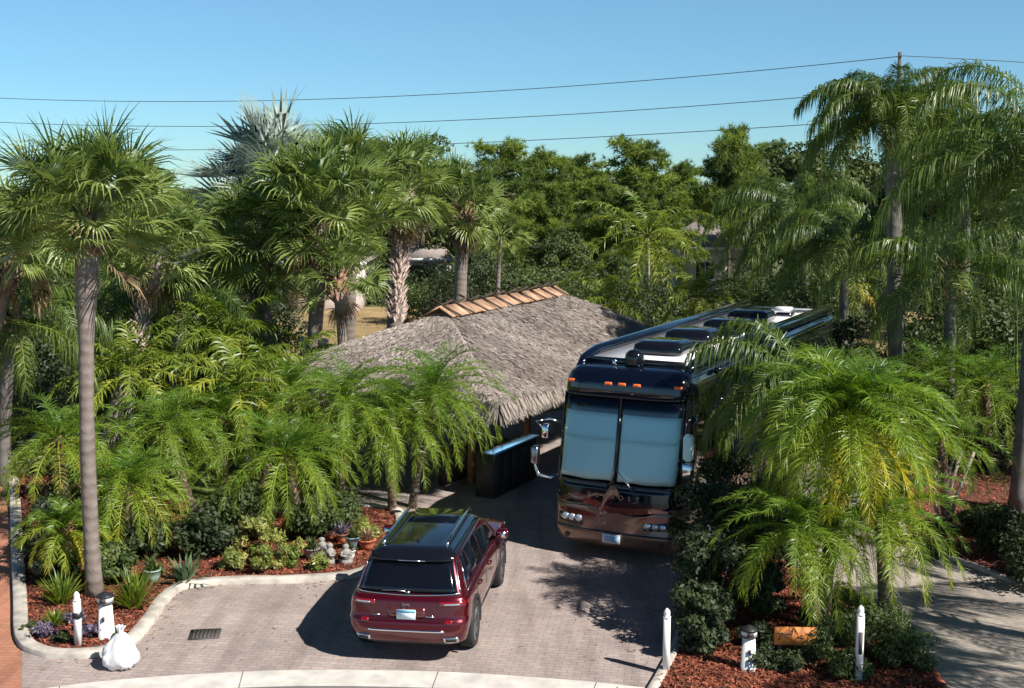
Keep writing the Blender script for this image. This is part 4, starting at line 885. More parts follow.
# ------------------------------------------------------------------ power line
pz = W(900, 52, 90); pb = (pz.x, 90, 0); pz = pz.z
pole = empty('utility_pole', pb, 0, 'tall dark wooden utility pole rising behind the queen palm', 'utility pole')
MB().tube([(0, 0, -.1), (0, 0, pz * .5), (0, 0, pz)], [.2, .17, .13], 10).build('pole', M['pole'], pole)
tops = [W(899, 56, 90), W(899, 89, 90), W(899, 119, 90)]
for t in tops: 
    MB().lathe((0, -.2, t.z - .12), [(.05, 0), (.09, .03), (.05, .06), (.09, .09), (.04, .14)], 10).build('insulator', M['iron'], pole)
def wire(pts, label, r=.029):
    P = [tuple(p) for p in pts]; n = 40; P = np.array(P); 
    # parabola through the given points in arc order
    s = np.concatenate([[0], np.cumsum(np.linalg.norm(np.diff(P[:, :2], axis=0), axis=1))]); u = np.linspace(0, s[-1], n)
    z = np.polyval(np.polyfit(s, P[:, 2], min(2, len(P) - 1)), u); x = np.interp(u, s, P[:, 0]); y = np.interp(u, s, P[:, 1])
    tag(MB().tube(np.stack([x, y, z], 1), r, 5, cap=False).build('power_line', M['cable']), label, 'power line', 'overhead power lines')
def wline(ys, label):
    a = tops[ys[0]]; xs = [(900, 90.), (450, 110.), (0, 130.), (-150, 137)]
    # points along one vertical plane: y distances follow the straight plan line
    pts = []
    for (x_, _), y_ in zip([(900, 0), (675, 0), (450, 0), (225, 0), (0, 0), (-200, 0)], ys[1]):
        d = ray(x_, y_); # plan line from (28,90) to (-53,130)
        p0 = Vector((tops[0].x, 90.)); q = Vector((-53., 130.)) - p0
        # solve (d.x*t, d.y*t) = p0 + q*s
        det = d.x * -q.y + q.x * d.y; t = (p0.x * -q.y + q.x * p0.y) / det; pts.append(Vector((d.x * t, d.y * t, H + d.z * t)))
    wire(pts, label)
wline((0, (55.5, 78, 95, 102, 96, 84)), 'topmost power line running left from the pole')
wline((1, (89, 107, 120, 128, 121, 108)), 'middle power line running left from the pole')
wline((2, (119, 132, 143, 150, 149, 140)), 'lowest power line running left from the pole')
wire([tops[0], W(960, 58, 93), W(1024, 63, 96), W(1100, 68, 100)], 'topmost power line running right from the pole')
wire([tops[1], W(960, 92, 93), W(1024, 97, 96), W(1100, 101, 100)], 'middle power line running right from the pole')
wire([tops[2], W(960, 122, 93), W(1024, 126, 96), W(1100, 130, 100)], 'lowest power line running right from the pole')
wire([W(380, 277, 76), W(640, 279, 76), W(1050, 284, 76)], 'thin low cable strung above the field behind the motorhome', .025)

# ------------------------------------------------------------------ trees behind
T = make_tree
bk = [('pine', 0, 150, 78, 168, 'pine showing between the two leftmost cabbage palm heads'), ('pine', 1, 20, 84, 196, 'pine at the far left edge behind the tall cabbage palm'), ('pine', 2, 85, 86, 180, 'pine filling in behind the tall left cabbage palm'),
      ('broad', 0, 200, 80, 182, 'round dark tree left of the silver palm'), ('broad', 1, 240, 70, 205, 'bushy tree below the silver palm head'), ('pine', 1, 355, 85, 145, 'pine between the big palm cluster and its right neighbour'),
      ('broad', 2, 430, 84, 130, 'round treetop just right of the tall cabbage palm above the hut'), ('pine', 0, 505, 74, 150, 'bright green pine right of the palm with pineapple shaped trunk top'), ('pine', 2, 545, 76, 158, 'pine above the right end of the hut ridge'),
      ('pine', 1, 578, 88, 162, 'distant hazy pine above the gap over the hut'), ('pine', 3, 636, 76, 148, 'wide pine rising behind the areca palm with pale stem'), ('pine', 0, 600, 82, 185, 'lower pine left of the areca palm head'),
      ('pine', 2, 682, 98, 168, 'pine between the areca palm and the lone dark pine'), ('pine', 4, 727, 66, 142, 'slender dark pine with bare trunk in front of the beige house'),
      ('broad', 1, 792, 80, 128, 'broad dark tree left of the queen palm trunk'), ('broad', 2, 850, 82, 138, 'tree just behind the left fronds of the tall queen palm'), ('pine', 3, 760, 99, 150, 'pine beyond the beige house roof'),
      ('broad', 0, 930, 76, 120, 'broad tree right of the utility pole'), ('broad', 1, 985, 72, 112, 'broad tree behind the fronds at the right edge'), ('pine', 1, 1030, 78, 122, 'pine at the far right edge'),
      ('broad', 2, 560, 70, 225, 'low bushy tree behind the right half of the hut'), ('broad', 0, 480, 68, 235, 'low bushy tree right of the pineapple shaped trunk'), ('broad', 1, 620, 66, 250, 'low bushy tree behind the areca clump'),
      ('broad', 2, 812, 64, 235, 'low bushy tree behind the motorhome tail'), ('broad', 0, 840, 62, 225, 'low bushy tree left of the queen palm trunk base'), ('broad', 1, 955, 58, 215, 'low bushy tree right of the queen palm trunk'), ('broad', 2, 1020, 60, 190, 'dark tree behind the right edge palm'),
      ('broad', 0, 60, 62, 250, 'low bushy tree behind the leftmost palms'), ('broad', 1, 150, 60, 262, 'low bushy tree left of the boot covered trunks'), ('broad', 2, 210, 72, 240, 'mid height tree behind the silver palm trunk'), ('broad', 1, 0, 66, 215, 'dark tree cut by the left edge of the view'),
      ('pine', 4, 660, 110, 180, 'far pine on the horizon above the areca palm'), ('pine', 0, 595, 120, 175, 'far pine on the horizon over the hut ridge'), ('broad', 0, 392, 84, 190, 'dark tree between the palm trunks left of the hut'), ('broad', 2, 320, 74, 222, 'dark tree behind the trunks of the palm cluster')]
for kd, v, x, D, ty, lb in bk: T(kd, v, lb, 'pine_tree' if kd == 'pine' else 'broadleaf_tree', x, D, ty, wide=.75 if v == 4 and D < 70 else 1.1 if kd == 'pine' else 1.0)

# ------------------------------------------------------------------ cabbage and silver palms
fan_palm('tall cabbage palm with boot covered collar beside the lighthouse ornament at left', 95, 21.6, 86, 190, 1.95, 11, nf=52, tr=.125, bz=.5, segs=44, dry=1, bL=.45, elr=98, bul=.7)
fan_palm('cabbage palm head at the far left edge behind the tall trunk', -45, 28, 15, 225, 1.8, 12, nf=34, tr=.16)
fan_palm('cabbage palm with peeling pinkish trunk just right of the tall left trunk', 104, 32, 158, 225, 2.0, 13, nf=40, tr=.2, bz=3, bm_='pboot')
fan_palm('silver blue fan palm standing highest in the left palm cluster', 235, 40, 274, 166, 2.7, 14, nf=34, m='silver', tr=.2, name='silver_palm', segs=40, dry=0, group='silver palms', boot=False)
fan_palm('cabbage palm with dark shaggy trunk below the silver palm', 265, 35, 262, 222, 2.2, 15, nf=46, bz=1.5)
fan_palm('full headed cabbage palm at the centre of the left palm cluster', 308, 34, 322, 192, 2.4, 16, nf=54, bz=1.4, tr=.2, dry=10)
fan_palm('cabbage palm behind the cluster with its head above the peeling trunk', 345, 38, 352, 165, 2.1, 17, nf=40)
fan_palm('cabbage palm with patchy pink and white trunk just left of the hut roof', 392, 41, 402, 172, 2.2, 18, nf=44, bz=4.2, tr=.24, bm_='pboot')
fan_palm('cabbage palm with pineapple shaped trunk top standing behind the hut ridge', 458, 46, 464, 190, 2.1, 19, nf=40, bz=1.6, tr=.23, dry=3, bL=.5)
fan_palm('small fan palm with thin stem right of the pineapple topped palm', 498, 52, 500, 225, 1.5, 20, nf=20, tr=.09, boot=False, dry=0)
fan_palm('low fan palm whose hanging leaves show under the cluster left of the field', 345, 32.5, 338, 262, 1.5, 21, nf=22, tr=.13, bz=.5)
# ------------------------------------------------------------------ feather palms
Fp = feather_palm
gb = 'date palms in the left planting bed'
Fp('date_palm', 'bushy date palm left of the tall grey trunk in the left bed', 'palm tree', gb, 70, 25, 58, 438, 'pygmy', 1.25, 31, old=.5)
Fp('date_palm', 'small yellowish date palm low at the left end of the bed', 'palm tree', gb, 72, 22.4, 66, 528, 'pygmy', .75, 32, old=.8, nf=34)
Fp('date_palm', 'date palm with stout dark trunk just right of the tall grey trunk', 'palm tree', gb, 125, 23.8, 128, 482, 'pygmy', 1.15, 33, old=.35)
Fp('date_palm', 'green date palm behind the spiky blue yucca', 'palm tree', gb, 195, 27, 165, 425, 'pygmy', 1.35, 34)
Fp('date_palm', 'date palm over the dark gap right of the lawn patch', 'palm tree', gb, 225, 28.5, 222, 415, 'pygmy', 1.35, 35)
Fp('date_palm', 'large date palm leaning over the variegated shrubs in the bed', 'palm tree', gb, 305, 25.4, 285, 455, 'pygmy', 1.45, 36, old=.2, nf=54)
Fp('date_palm', 'date palm behind the garden ornaments left of the patio', 'palm tree', gb, 340, 27.2, 345, 400, 'pygmy', 1.55, 37, nf=58, old=.15)
Fp('date_palm', 'date palm with twin looking short trunk just beyond the car roof', 'palm tree', gb, 392, 27.4, 392, 418, 'pygmy', 1.5, 38, nf=58, old=.1)
Fp('date_palm', 'bright date palm arching toward the near corner of the hut eave', 'palm tree', gb, 412, 27.9, 434, 392, 'pygmy', 1.5, 39, nf=60, old=.1)
Fp('date_palm', 'date palm partly hidden behind the centre of the left bed', 'palm tree', gb, 262, 30, 292, 388, 'pygmy', 1.5, 40, nf=56)
ga = 'feathery palms behind the left bed'
Fp('areca_palm', 'yellow green feathery palm arching in front of the grey posts', 'palm tree', ga, 262, 32, 278, 385, 'areca', 1.6, 41, old=.15)
Fp('areca_palm', 'bright yellow green palm fronds left of the stone block', 'palm tree', ga, 225, 33, 225, 340, 'areca', 1.6, 42, old=.2)
Fp('queen_palm', 'queen palm fronds hanging between the peeling trunk and the stone block', 'palm tree', ga, 175, 34, 178, 310, 'queen', 2.4, 43, nf=16)
Fp('queen_palm', 'dark queen palm fronds at the left edge of the view', 'palm tree', ga, 5, 30, 12, 320, 'queen', 2.2, 44, nf=16)
Fp('areca_palm', 'green feathery palm behind the leftmost date palm', 'palm tree', ga, 130, 31, 130, 372, 'areca', 1.8, 45)
Fp('areca_palm', 'single golden frond palm leaning left of the large bed palm', 'palm tree', ga, 250, 29, 238, 385, 'areca', 1.5, 46, old=.3, nf=14)
gc = 'feathery palms behind the hut and motorhome'
Fp('areca_palm', 'areca palm with thin pale stem behind the right end of the hut', 'palm tree', gc, 646, 48, 648, 236, 'areca', 2.4, 51, nf=22, tm=M['bark_l'])
Fp('areca_palm', 'feathery palm clump with fountain fronds behind the motorhome roof', 'palm tree', gc, 690, 47, 700, 296, 'areca', 1.5, 52)
Fp('areca_palm', 'low feathery palm at the foot of the pale stem', 'palm tree', gc, 612, 48, 606, 300, 'areca', 1.5, 53, nf=18)
Fp('queen_palm', 'palm with yellowing leaves between motorhome tail and queen palm trunk', 'palm tree', gc, 848, 44, 850, 283, 'areca', 1.0, 54, nf=16, old=.9)
gq = 'queen palms on the right'
Fp('queen_palm', 'tallest queen palm with grey trunk under the utility pole', 'palm tree', gq, 897, 34, 893, 122, 'queen', 2.15, 61, nf=40, tr=.2, qs=75)
Fp('queen_palm', 'queen palm with pale smooth trunk at the right edge', 'palm tree', gq, 1018, 27.4, 1045, 165, 'queen', 3.0, 62, nf=32, tr=.19)
Fp('queen_palm', 'queen palm left of the tallest one with wide drooping head', 'palm tree', gq, 812, 46, 800, 222, 'queen', 2.9, 63, nf=34)
Fp('queen_palm', 'queen palm head between the two right hand trunks', 'palm tree', gq, 958, 38, 965, 152, 'queen', 1.9, 64, nf=26, qs=80)
Fp('queen_palm', 'low queen palm hanging in the shade right of the tallest trunk', 'palm tree', gq, 950, 33, 952, 270, 'queen', 2.6, 65, nf=18)
Fp('queen_palm', 'low queen palm hanging in the shade left of the tallest trunk', 'palm tree', gq, 838, 39, 845, 245, 'queen', 2.5, 66, nf=18)
gf = 'palms on the island bed'
Fp('date_palm', 'big date palm with orange tinged lower fronds on the island bed', 'palm tree', gf, 822, 19.9, 846, 412, 'date', 1.45, 71, nf=84, old=.7, tr=.11)
Fp('date_palm', 'lower green date palm above the orange sign on the island', 'palm tree', gf, 818, 19.3, 800, 528, 'pygmy', 1.25, 72, nf=60, old=.3)
Fp('date_palm', 'lower date palm over the white post on the island', 'palm tree', gf, 885, 19.7, 880, 512, 'pygmy', 1.2, 73, nf=60, old=.35)
Fp('queen_palm', 'palm with long fringed fronds hanging beside the motorhome windscreen', 'palm tree', gf, 792, 23.2, 798, 392, 'queen', 1.75, 74, nf=24, tr=.10)
gr = 'small palms in the shaded right bed'
Fp('areca_palm', 'small palm of several pale stems by the side driveway', 'palm tree', gr, 948, 26, 940, 440, 'pygmy', 1.25, 81, nf=36)
for i, (dx, tx) in enumerate(((-.35, -.3), (-.15, .1), (.2, .55), (.05, .3))):
    b_ = base(950, 26)
    r_ = bpy.data.objects['date_palm'] if False else [o for o in bpy.data.objects if o.get('label') == 'small palm of several pale stems by the side driveway'][0]
    MB().tube([(dx * .3, i * .08, -.05), (dx, i * .08, .7), (tx, i * .08, 1.7)], [.05, .045, .035], 8).build('stem', M['bark_l'], r_, smooth=True)
Fp('date_palm', 'dark feathery palm behind the right edge trunk', 'palm tree', gr, 990, 31, 985, 385, 'pygmy', 1.7, 82, nf=44)
Fp('date_palm', 'dark feathery palm between the pale stems and the queen palm trunk', 'palm tree', gr, 925, 32, 935, 375, 'pygmy', 1.6, 83, nf=44)
Fp('date_palm', 'dark feathery palm at the right edge above the red mulch', 'palm tree', gr, 1045, 31, 1045, 400, 'pygmy', 1.7, 84, nf=40)

# ------------------------------------------------------------------ shrubs and small plants
Fp('queen_palm', 'queen palm standing off to the right that shades the side driveway', 'palm tree', gq, 1385, 17, 1400, 290, 'queen', 2.0, 91, nf=13)
Fp('queen_palm', 'queen palm farther right whose fronds shade the right driveway kerb', 'palm tree', gq, 1370, 21, 1375, 250, 'queen', 2.0, 92, nf=13)
Fp('queen_palm', 'nearest queen palm off to the right beside the street', 'palm tree', gq, 1500, 14, 1500, 300, 'queen', 1.8, 93, nf=12)
S = shrub
hg = 'dark hedge bushes on the island'
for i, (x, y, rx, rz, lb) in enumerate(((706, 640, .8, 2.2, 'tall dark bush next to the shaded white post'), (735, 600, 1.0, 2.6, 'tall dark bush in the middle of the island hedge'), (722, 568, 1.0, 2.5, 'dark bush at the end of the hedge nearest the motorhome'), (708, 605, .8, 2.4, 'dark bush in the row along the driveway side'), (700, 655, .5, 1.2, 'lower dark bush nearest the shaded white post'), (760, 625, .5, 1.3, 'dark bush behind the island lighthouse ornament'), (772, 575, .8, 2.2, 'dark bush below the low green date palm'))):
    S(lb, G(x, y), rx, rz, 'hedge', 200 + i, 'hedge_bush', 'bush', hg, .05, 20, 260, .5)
gs = 'small leafed shrubs on the island'
for i, (x, y, rx, rz, lb, m) in enumerate(((870, 662, .65, .85, 'olive green shrub right of the island white post', 'broad'), (905, 668, .5, .6, 'low olive shrub at the tip of the island', 'broad'), (828, 665, .55, .75, 'green shrub left of the island white post', 'broad'), (812, 640, .4, .6, 'green shrub at the foot of the low date palm', 'broad'), (760, 650, .35, .5, 'small dark shrub behind the island lighthouse', 'hedge'), (890, 640, .6, .7, 'olive shrub behind the island tip', 'broad'), (850, 680, .4, .4, 'low shrub at the foot of the island white post', 'broad'), (775, 672, .5, .4, 'low green shrub in front of the orange sign', 'hedge'), (845, 625, .45, .75, 'reddish green shrub behind the island white post', 'variegated'))):
    S(lb, G(x, y), rx, rz, m, 220 + i, 'shrub', 'shrub', gs, .032, 16, 260, .4)
gv = 'variegated shrubs in the left bed'
for i, (x, y, rx, rz, lb) in enumerate(((318, 572, .22, .4, 'small variegated shrub in front of the stone figures'), (232, 572, .3, .5, 'low variegated shrub between the yucca and the narrow shrub'), (262, 576, .22, .62, 'narrow variegated shrub at the kerb'), (285, 570, .40, .85, 'variegated shrub under the large date palm'), (255, 560, .4, .9, 'variegated shrub behind the narrow one at the kerb'), (160, 555, .35, .7, 'variegated shrub left of the blue yucca'), (155, 578, .2, .35, 'small pale shrub beside the green pot'), (365, 540, .35, .45, 'pale leaved shrub near the patio'))):
    S(lb, G(x, y), rx, rz, 'variegated', 240 + i, 'shrub', 'shrub', gv, .055, 12, 110, .35)
gd = 'dark shrubs behind the left bed'
for i, (x, y, rx, rz, lb) in enumerate(((112, 585, .5, .8, 'small dark shrub right behind the yellow green tuft'), (148, 560, .6, .9, 'dark shrub between the stout trunk and the green pot'), (310, 540, .7, 1.0, 'dark shrub left of the ornaments under hanging fronds'), (60, 585, .45, .8, 'small dark shrub behind the left tufts'), (240, 545, .9, 1.3, 'dark shrub in the shade of the large bed palm'), (205, 560, .7, 1.0, 'dark shrub behind the blue yucca'), (100, 550, .8, 1.2, 'dark shrub behind the tall grey trunk'), (50, 560, .9, 1.3, 'dark shrub under the leftmost date palm'), (330, 530, .7, .9, 'dark shrub behind the garden ornaments'), (60, 500, 1.2, 1.8, 'dark shrub at the left end behind the bed'), (130, 500, 1.0, 1.8, 'dark shrub behind the stout dark trunk'), (20, 450, 1.4, 2.4, 'tall dark shrub at the left edge'), (300, 500, .9, 1.3, 'dark shrub between the bed and the patio'), (170, 480, 1.2, 2.0, 'dark shrub left of the lawn patch'), (250, 470, 1.2, 2.0, 'dark shrub right of the lawn patch'), (340, 458, 1.0, 1.6, 'dark shrub left of the patio'))):
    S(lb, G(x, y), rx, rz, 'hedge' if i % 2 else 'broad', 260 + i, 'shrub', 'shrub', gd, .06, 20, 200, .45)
gr2 = 'shrubs in the shaded right bed'
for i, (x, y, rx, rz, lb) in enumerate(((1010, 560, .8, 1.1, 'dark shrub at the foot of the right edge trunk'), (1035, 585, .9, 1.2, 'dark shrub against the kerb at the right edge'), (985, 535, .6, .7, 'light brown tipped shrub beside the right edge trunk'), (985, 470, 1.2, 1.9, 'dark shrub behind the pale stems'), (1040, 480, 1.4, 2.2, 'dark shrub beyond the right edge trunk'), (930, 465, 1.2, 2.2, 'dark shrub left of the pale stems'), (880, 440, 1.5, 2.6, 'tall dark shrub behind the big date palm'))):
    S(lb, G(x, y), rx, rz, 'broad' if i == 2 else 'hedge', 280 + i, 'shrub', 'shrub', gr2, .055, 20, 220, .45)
gm = 'undergrowth bushes at the far side of the lot'
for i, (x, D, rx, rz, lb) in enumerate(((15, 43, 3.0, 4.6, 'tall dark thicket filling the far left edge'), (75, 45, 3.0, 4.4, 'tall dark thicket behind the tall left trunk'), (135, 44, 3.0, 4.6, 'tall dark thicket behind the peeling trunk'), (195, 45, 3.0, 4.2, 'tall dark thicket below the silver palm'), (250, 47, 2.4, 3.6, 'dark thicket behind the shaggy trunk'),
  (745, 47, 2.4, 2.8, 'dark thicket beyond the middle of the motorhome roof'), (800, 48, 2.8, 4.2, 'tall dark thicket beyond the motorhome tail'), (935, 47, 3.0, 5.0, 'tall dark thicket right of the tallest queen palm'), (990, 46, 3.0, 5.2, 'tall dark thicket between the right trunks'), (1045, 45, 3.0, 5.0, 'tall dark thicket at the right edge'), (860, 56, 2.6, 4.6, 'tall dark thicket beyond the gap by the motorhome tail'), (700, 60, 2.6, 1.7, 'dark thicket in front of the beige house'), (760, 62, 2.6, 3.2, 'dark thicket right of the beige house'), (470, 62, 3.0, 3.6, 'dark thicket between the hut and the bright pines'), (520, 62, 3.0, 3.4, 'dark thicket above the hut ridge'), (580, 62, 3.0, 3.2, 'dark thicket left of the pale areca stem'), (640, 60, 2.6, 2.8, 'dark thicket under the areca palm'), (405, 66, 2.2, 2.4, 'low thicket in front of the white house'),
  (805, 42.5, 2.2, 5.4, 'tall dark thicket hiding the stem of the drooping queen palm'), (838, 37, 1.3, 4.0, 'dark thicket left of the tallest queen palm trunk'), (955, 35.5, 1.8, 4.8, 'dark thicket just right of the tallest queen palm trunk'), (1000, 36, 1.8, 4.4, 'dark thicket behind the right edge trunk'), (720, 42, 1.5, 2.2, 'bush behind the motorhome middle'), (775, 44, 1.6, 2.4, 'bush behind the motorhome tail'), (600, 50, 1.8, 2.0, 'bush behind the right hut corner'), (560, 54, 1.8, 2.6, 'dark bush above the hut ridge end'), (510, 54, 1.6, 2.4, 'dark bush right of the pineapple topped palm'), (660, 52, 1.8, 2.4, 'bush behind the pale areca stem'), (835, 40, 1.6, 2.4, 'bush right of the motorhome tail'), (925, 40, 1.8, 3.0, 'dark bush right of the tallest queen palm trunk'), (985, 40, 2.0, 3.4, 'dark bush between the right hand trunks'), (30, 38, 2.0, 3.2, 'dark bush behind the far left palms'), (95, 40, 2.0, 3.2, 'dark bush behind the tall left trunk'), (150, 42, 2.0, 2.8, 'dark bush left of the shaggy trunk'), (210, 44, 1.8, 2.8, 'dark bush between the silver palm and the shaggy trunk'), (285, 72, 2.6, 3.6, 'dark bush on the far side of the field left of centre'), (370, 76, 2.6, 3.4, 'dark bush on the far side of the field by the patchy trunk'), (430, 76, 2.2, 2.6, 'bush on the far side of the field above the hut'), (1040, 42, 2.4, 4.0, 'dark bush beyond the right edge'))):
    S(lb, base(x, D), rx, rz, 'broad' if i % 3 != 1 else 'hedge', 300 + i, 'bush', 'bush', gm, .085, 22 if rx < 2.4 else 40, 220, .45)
gy = 'yellow green grassy plants by the tall trunk'
Y = spiky
Y('yellow green tuft plant right of the lighthouse ornament', G(135, 610, ), .75, 150, 'areca', 401, 'tuft_plant', 'plant', (35, 88), .022, 25, gy, (0, .35))
Y('yellow green tuft plant left of the trunk at the bed end', G(62, 606), .62, 120, 'areca', 402, 'tuft_plant', 'plant', (35, 88), .022, 25, gy, (0, .35))
Y('small yellow green tuft in front of the larger left one', G(56, 628), .36, 80, 'areca', 403, 'tuft_plant', 'plant', (30, 85), .018, 25, gy, (0, .35))
Y('spiky blue green yucca at the bend of the bed kerb', G(185, 584), .62, 70, 'yucca', 404, 'yucca', 'plant', (2, 88), .032, 20)
for i, (x, y, r_, m, lb) in enumerate(((45, 640, .28, 'purple', 'purple leaved ground plant at the left tip of the bed'), (62, 646, .22, 'hedge', 'low green plant at the front kerb by the left white post'), (95, 640, .26, 'purple', 'purple leaved plant beside the lighthouse ornament'), (30, 634, .2, 'broad', 'low green plant at the left corner of the kerb'), (75, 625, .22, 'purple', 'purple plant behind the left white post'), (117, 640, .15, 'hedge', 'small green plant behind the white bag'), (930, 560, .35, 'hedge', 'low dark plant at the kerb by the side driveway'), (895, 650, .2, 'purple', 'small dark plant at the island tip'))):
    S(lb, G(x, y), r_, r_ * 1.1, m, 420 + i, 'ground_plant', 'plant', 'low plants along the kerbs', .028, 10, 90, .5, 3)

# ------------------------------------------------------------------ white posts, lighthouse ornaments, bag, pots
def wpost(label, x, y, h, band):
    p = empty('white_post', G(x, y), 0, label, 'post', 'white marker posts')
    MB().box((0, 0, h / 2), (.10, .10, h)).build('shaft', M['white'], p)
    MB().lathe((0, 0, h), [(.062, 0), (.062, .02), (.045, .03), (.052, .07), (.045, .11), (.012, .15)], 10).build('finial', M['white'], p)
    if band: MB().box((0, -.004, h * band), (.125, .125, .09)).build('band', M['black'], p)
    return p
wpost('white post with a black band left of the lighthouse ornament', 79, 648, .80, .70)
wpost('white post standing in the shade beside the driveway', 666, 674, .90, 0)
wp3 = wpost('white post with grey number strip on the island bed', 858, 684, 1.08, 0)
MB().box((0, -.056, .66), (.055, .012, .34)).build('strip', M['iron'], wp3)
def lighthouse(label, x, y, h, r):
    p = empty('lighthouse_ornament', G(x, y), 0, label, 'garden ornament', 'white lighthouse ornaments')
    MB().lathe((0, 0, 0), [(r * 1.15, 0), (r * 1.15, .04), (r, .05), (r * .78, h * .78)], 20).build('tower', M['white'], p, smooth=False)
    MB().lathe((0, 0, h * .78), [(r * .8, 0), (r * 1.05, .02), (r * 1.05, .04), (r * .7, .045)], 20).build('gallery', M['iron'], p)
    MB().lathe((0, 0, h * .83), [(r * .95, 0), (r * 1.0, h * .1), (r * .95, h * .11)], 20).build('lantern', M['white'], p)
    MB().lathe((0, 0, h * .94), [(r * 1.12, 0), (r * .9, .03), (r * .4, .06), (.02, .08)], 20).build('cap', M['black'], p)
    MB().box((0, -r * .93, h * .885), (.10, .03, .07)).build('window', M['iron'], p); MB().box((.0, -r * .88, h * .5), (.035, .04, .07)).build('window', M['iron'], p)
lighthouse('white lighthouse ornament by the foot of the tall grey trunk', 107, 640, .80, .135)
lighthouse('white lighthouse ornament in front of the dark island hedge', 748, 672, .72, .125)
rng = rg(99); bgm = MB(); rows = []
n = 40
for z, r_ in ((0, .10), (.02, .22), (.1, .27), (.22, .27), (.34, .22), (.44, .15), (.52, .08), (.56, .035), (.60, .05), (.66, .075)):
    a = np.arange(n) * 2 * math.pi / n; rr = r_ * (1 + .09 * np.sin(a * 5 + z * 9) + .06 * np.sin(a * 9 - z * 14) + rng.normal(0, .03, n)); rows.append(np.stack([rr * np.cos(a) + .03 * z, rr * .85 * np.sin(a), np.full(n, z) + rng.normal(0, .012, n) * (z > 0)], 1))
bgm.add(np.concatenate(rows), [(i * n + j, i * n + (j + 1) % n, (i + 1) * n + (j + 1) % n, (i + 1) * n + j) for i in range(9) for j in range(n)], P=[list(range(n))[::-1]])
g = G(121, 668); tag(bgm.build('rubbish_bag', M['bag'], None, loc=(g.x, g.y, .02)), 'knotted white plastic rubbish bag leaning on the bed kerb', 'bag')
def pot(label, x, y, r_, h, m, plant=None, pm='broad', z0=.05, pl=.3, seed=0, n=60):
    g = G(x, y); p = empty('planter', (g.x, g.y, z0), 0, label, 'plant pot', 'pots among the bed plants')
    MB().lathe((0, 0, 0), [(r_ * .65, 0), (r_ * .9, h * .5), (r_, h * .9), (r_ * 1.12, h * .92), (r_ * 1.12, h), (r_ * .9, h), (r_ * .85, h * .85)], 18).build('pot', M[m], p, smooth=False)
    o = spiky('x', (0, 0, h * .85), pl, n, pm, 500 + seed, 'foliage', 'x', (20, 85), .018, 40); del o['label']; del o['category']; o.parent = p
pot('green glazed pot near the bend of the kerb', 153, 585, .15, .26, 'greenpot', seed=1, pl=.35)
pot('terracotta pot just beyond the car bonnet side of the bed', 367, 552, .17, .22, 'terra', seed=2, pl=.3, pm='brown')
pot('blue grey pot between the stone ornaments', 353, 552, .15, .28, 'bluepot', seed=3, pl=.28)
pot('small terracotta pot with reddish plant behind the ornaments', 342, 545, .13, .2, 'terra', seed=4, pl=.32, pm='purple')
pot('white pot with spiky plant at the corner of the bed', 350, 562, .11, .2, 'white', seed=5, pl=.2)
pot('grey pot half hidden left of the ornaments', 312, 562, .14, .24, 'stone', seed=6, pl=.3)
def ornament(label, x, y, h, seed):
    rng = rg(seed); p = empty('stone_ornament', G(x, y), rng.uniform(0, 3), label, 'garden ornament', 'weathered stone ornaments')
    MB().box((0, 0, .09), (.2, .2, .09)).build('plinth', M['stone'], p)
    MB().lathe((0, 0, .13), [(.06, 0), (.05, h * .2), (.09, h * .35), (.11, h * .5), (.06, h * .68), (.045, h * .72), (.07, h * .82), (.06, h * .93), (.02, h)], 14).build('figure', M['stone'], p, smooth=True)
    MB().tube([(-.09, 0, .13 + h * .55), (-.14, -.03, .13 + h * .35), (-.05, -.1, .13 + h * .3)], .025, 6).build('arm', M['stone'], p); MB().tube([(.09, 0, .13 + h * .55), (.14, -.03, .13 + h * .35), (.05, -.1, .13 + h * .3)], .025, 6).build('arm', M['stone'], p)
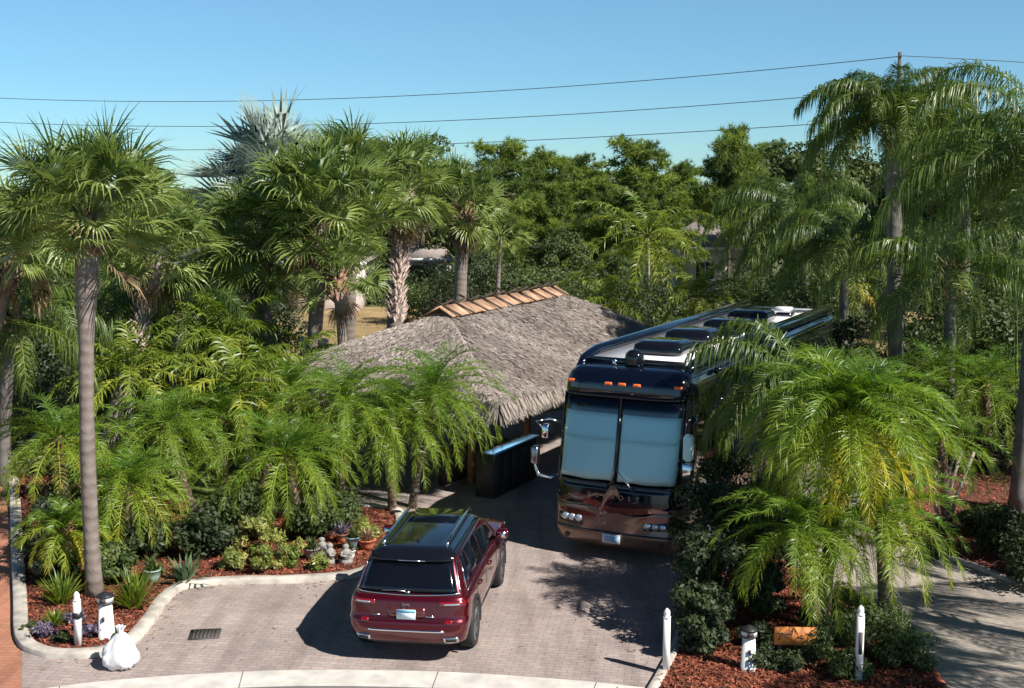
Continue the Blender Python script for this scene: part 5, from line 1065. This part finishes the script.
ornament('grey weathered stone figure in the mulch left of the car roof', 330, 566, .34, 1); ornament('shorter stone figure next to the blue grey pot', 346, 566, .32, 2); ornament('slim stone figure at the shaded side of the ornaments', 322, 558, .30, 3)
g = G(416, 520); lp = empty('path_light', g, 0, 'dark path light on a thin stem just beyond the car roof', 'path light')
MB().tube([(0, 0, -.03), (0, 0, .62)], .014, 6).build('stem', M['iron'], lp); MB().lathe((0, 0, .60), [(.05, 0), (.06, .05), (.12, .06), (.02, .13)], 10).build('lamp_head', M['iron'], lp)
# orange wooden sign
g = G(794, 668); sg = empty('wooden_sign', g, R(-4), 'worn orange wooden sign with dark faded marks among the island shrubs', 'sign')
MB().box((0, 0, .52), (.64, .05, .28)).build('board', M['plank'], sg)
for x in (-.22, .22): MB().box((x, .04, .26), (.05, .03, .52)).build('leg', M['darkwood'], sg)
mb = MB()
for i, (x, w_) in enumerate(((-.16, .2), (.08, .12), (.2, .08))): mb.box((x, -.027, .56 - .06 * (i % 2)), (w_, .004, .018), rot=Matrix.Rotation(.1 * i, 3, 'Y').to_quaternion())
mb.tube([(-.26, -.028, .46), (-.2, -.028, .58), (-.12, -.028, .5)], .008, 5); mb.build('faded_marks', M['darkwood'], sg)
# grey posts and block left of the hut
for x, y0, lb in ((306, 338, 'slimmer grey post left of the hut roof'), (326, 340, 'thicker grey post nearest the hut roof')):
    D = 33.5; b_ = base(x, D); zt = W(x, y0, D).z; r_ = .11 if x < 310 else .16
    tag(MB().lathe((0, 0, 0), [(r_ * 1.05, -.05), (r_, zt * .5), (r_ * .96, zt), (r_ * .5, zt + .05)], 12).build('grey_post', M['greywood'], None, loc=b_), lb, 'post', 'grey posts left of the hut')
b_ = base(246, 36); zt = W(246, 342, 36).z
bl = empty('meter_cabinet', b_, R(5), 'grey cabinet with overhanging lid among the palms left of the posts', 'cabinet')
MB().box((0, 0, zt / 2 - .1), (.6, .45, zt - .2)).build('cabinet_body', M['greywood'], bl); MB().box((0, 0, zt - .05), (.76, .6, .12)).build('lid', M['greywood'], bl)
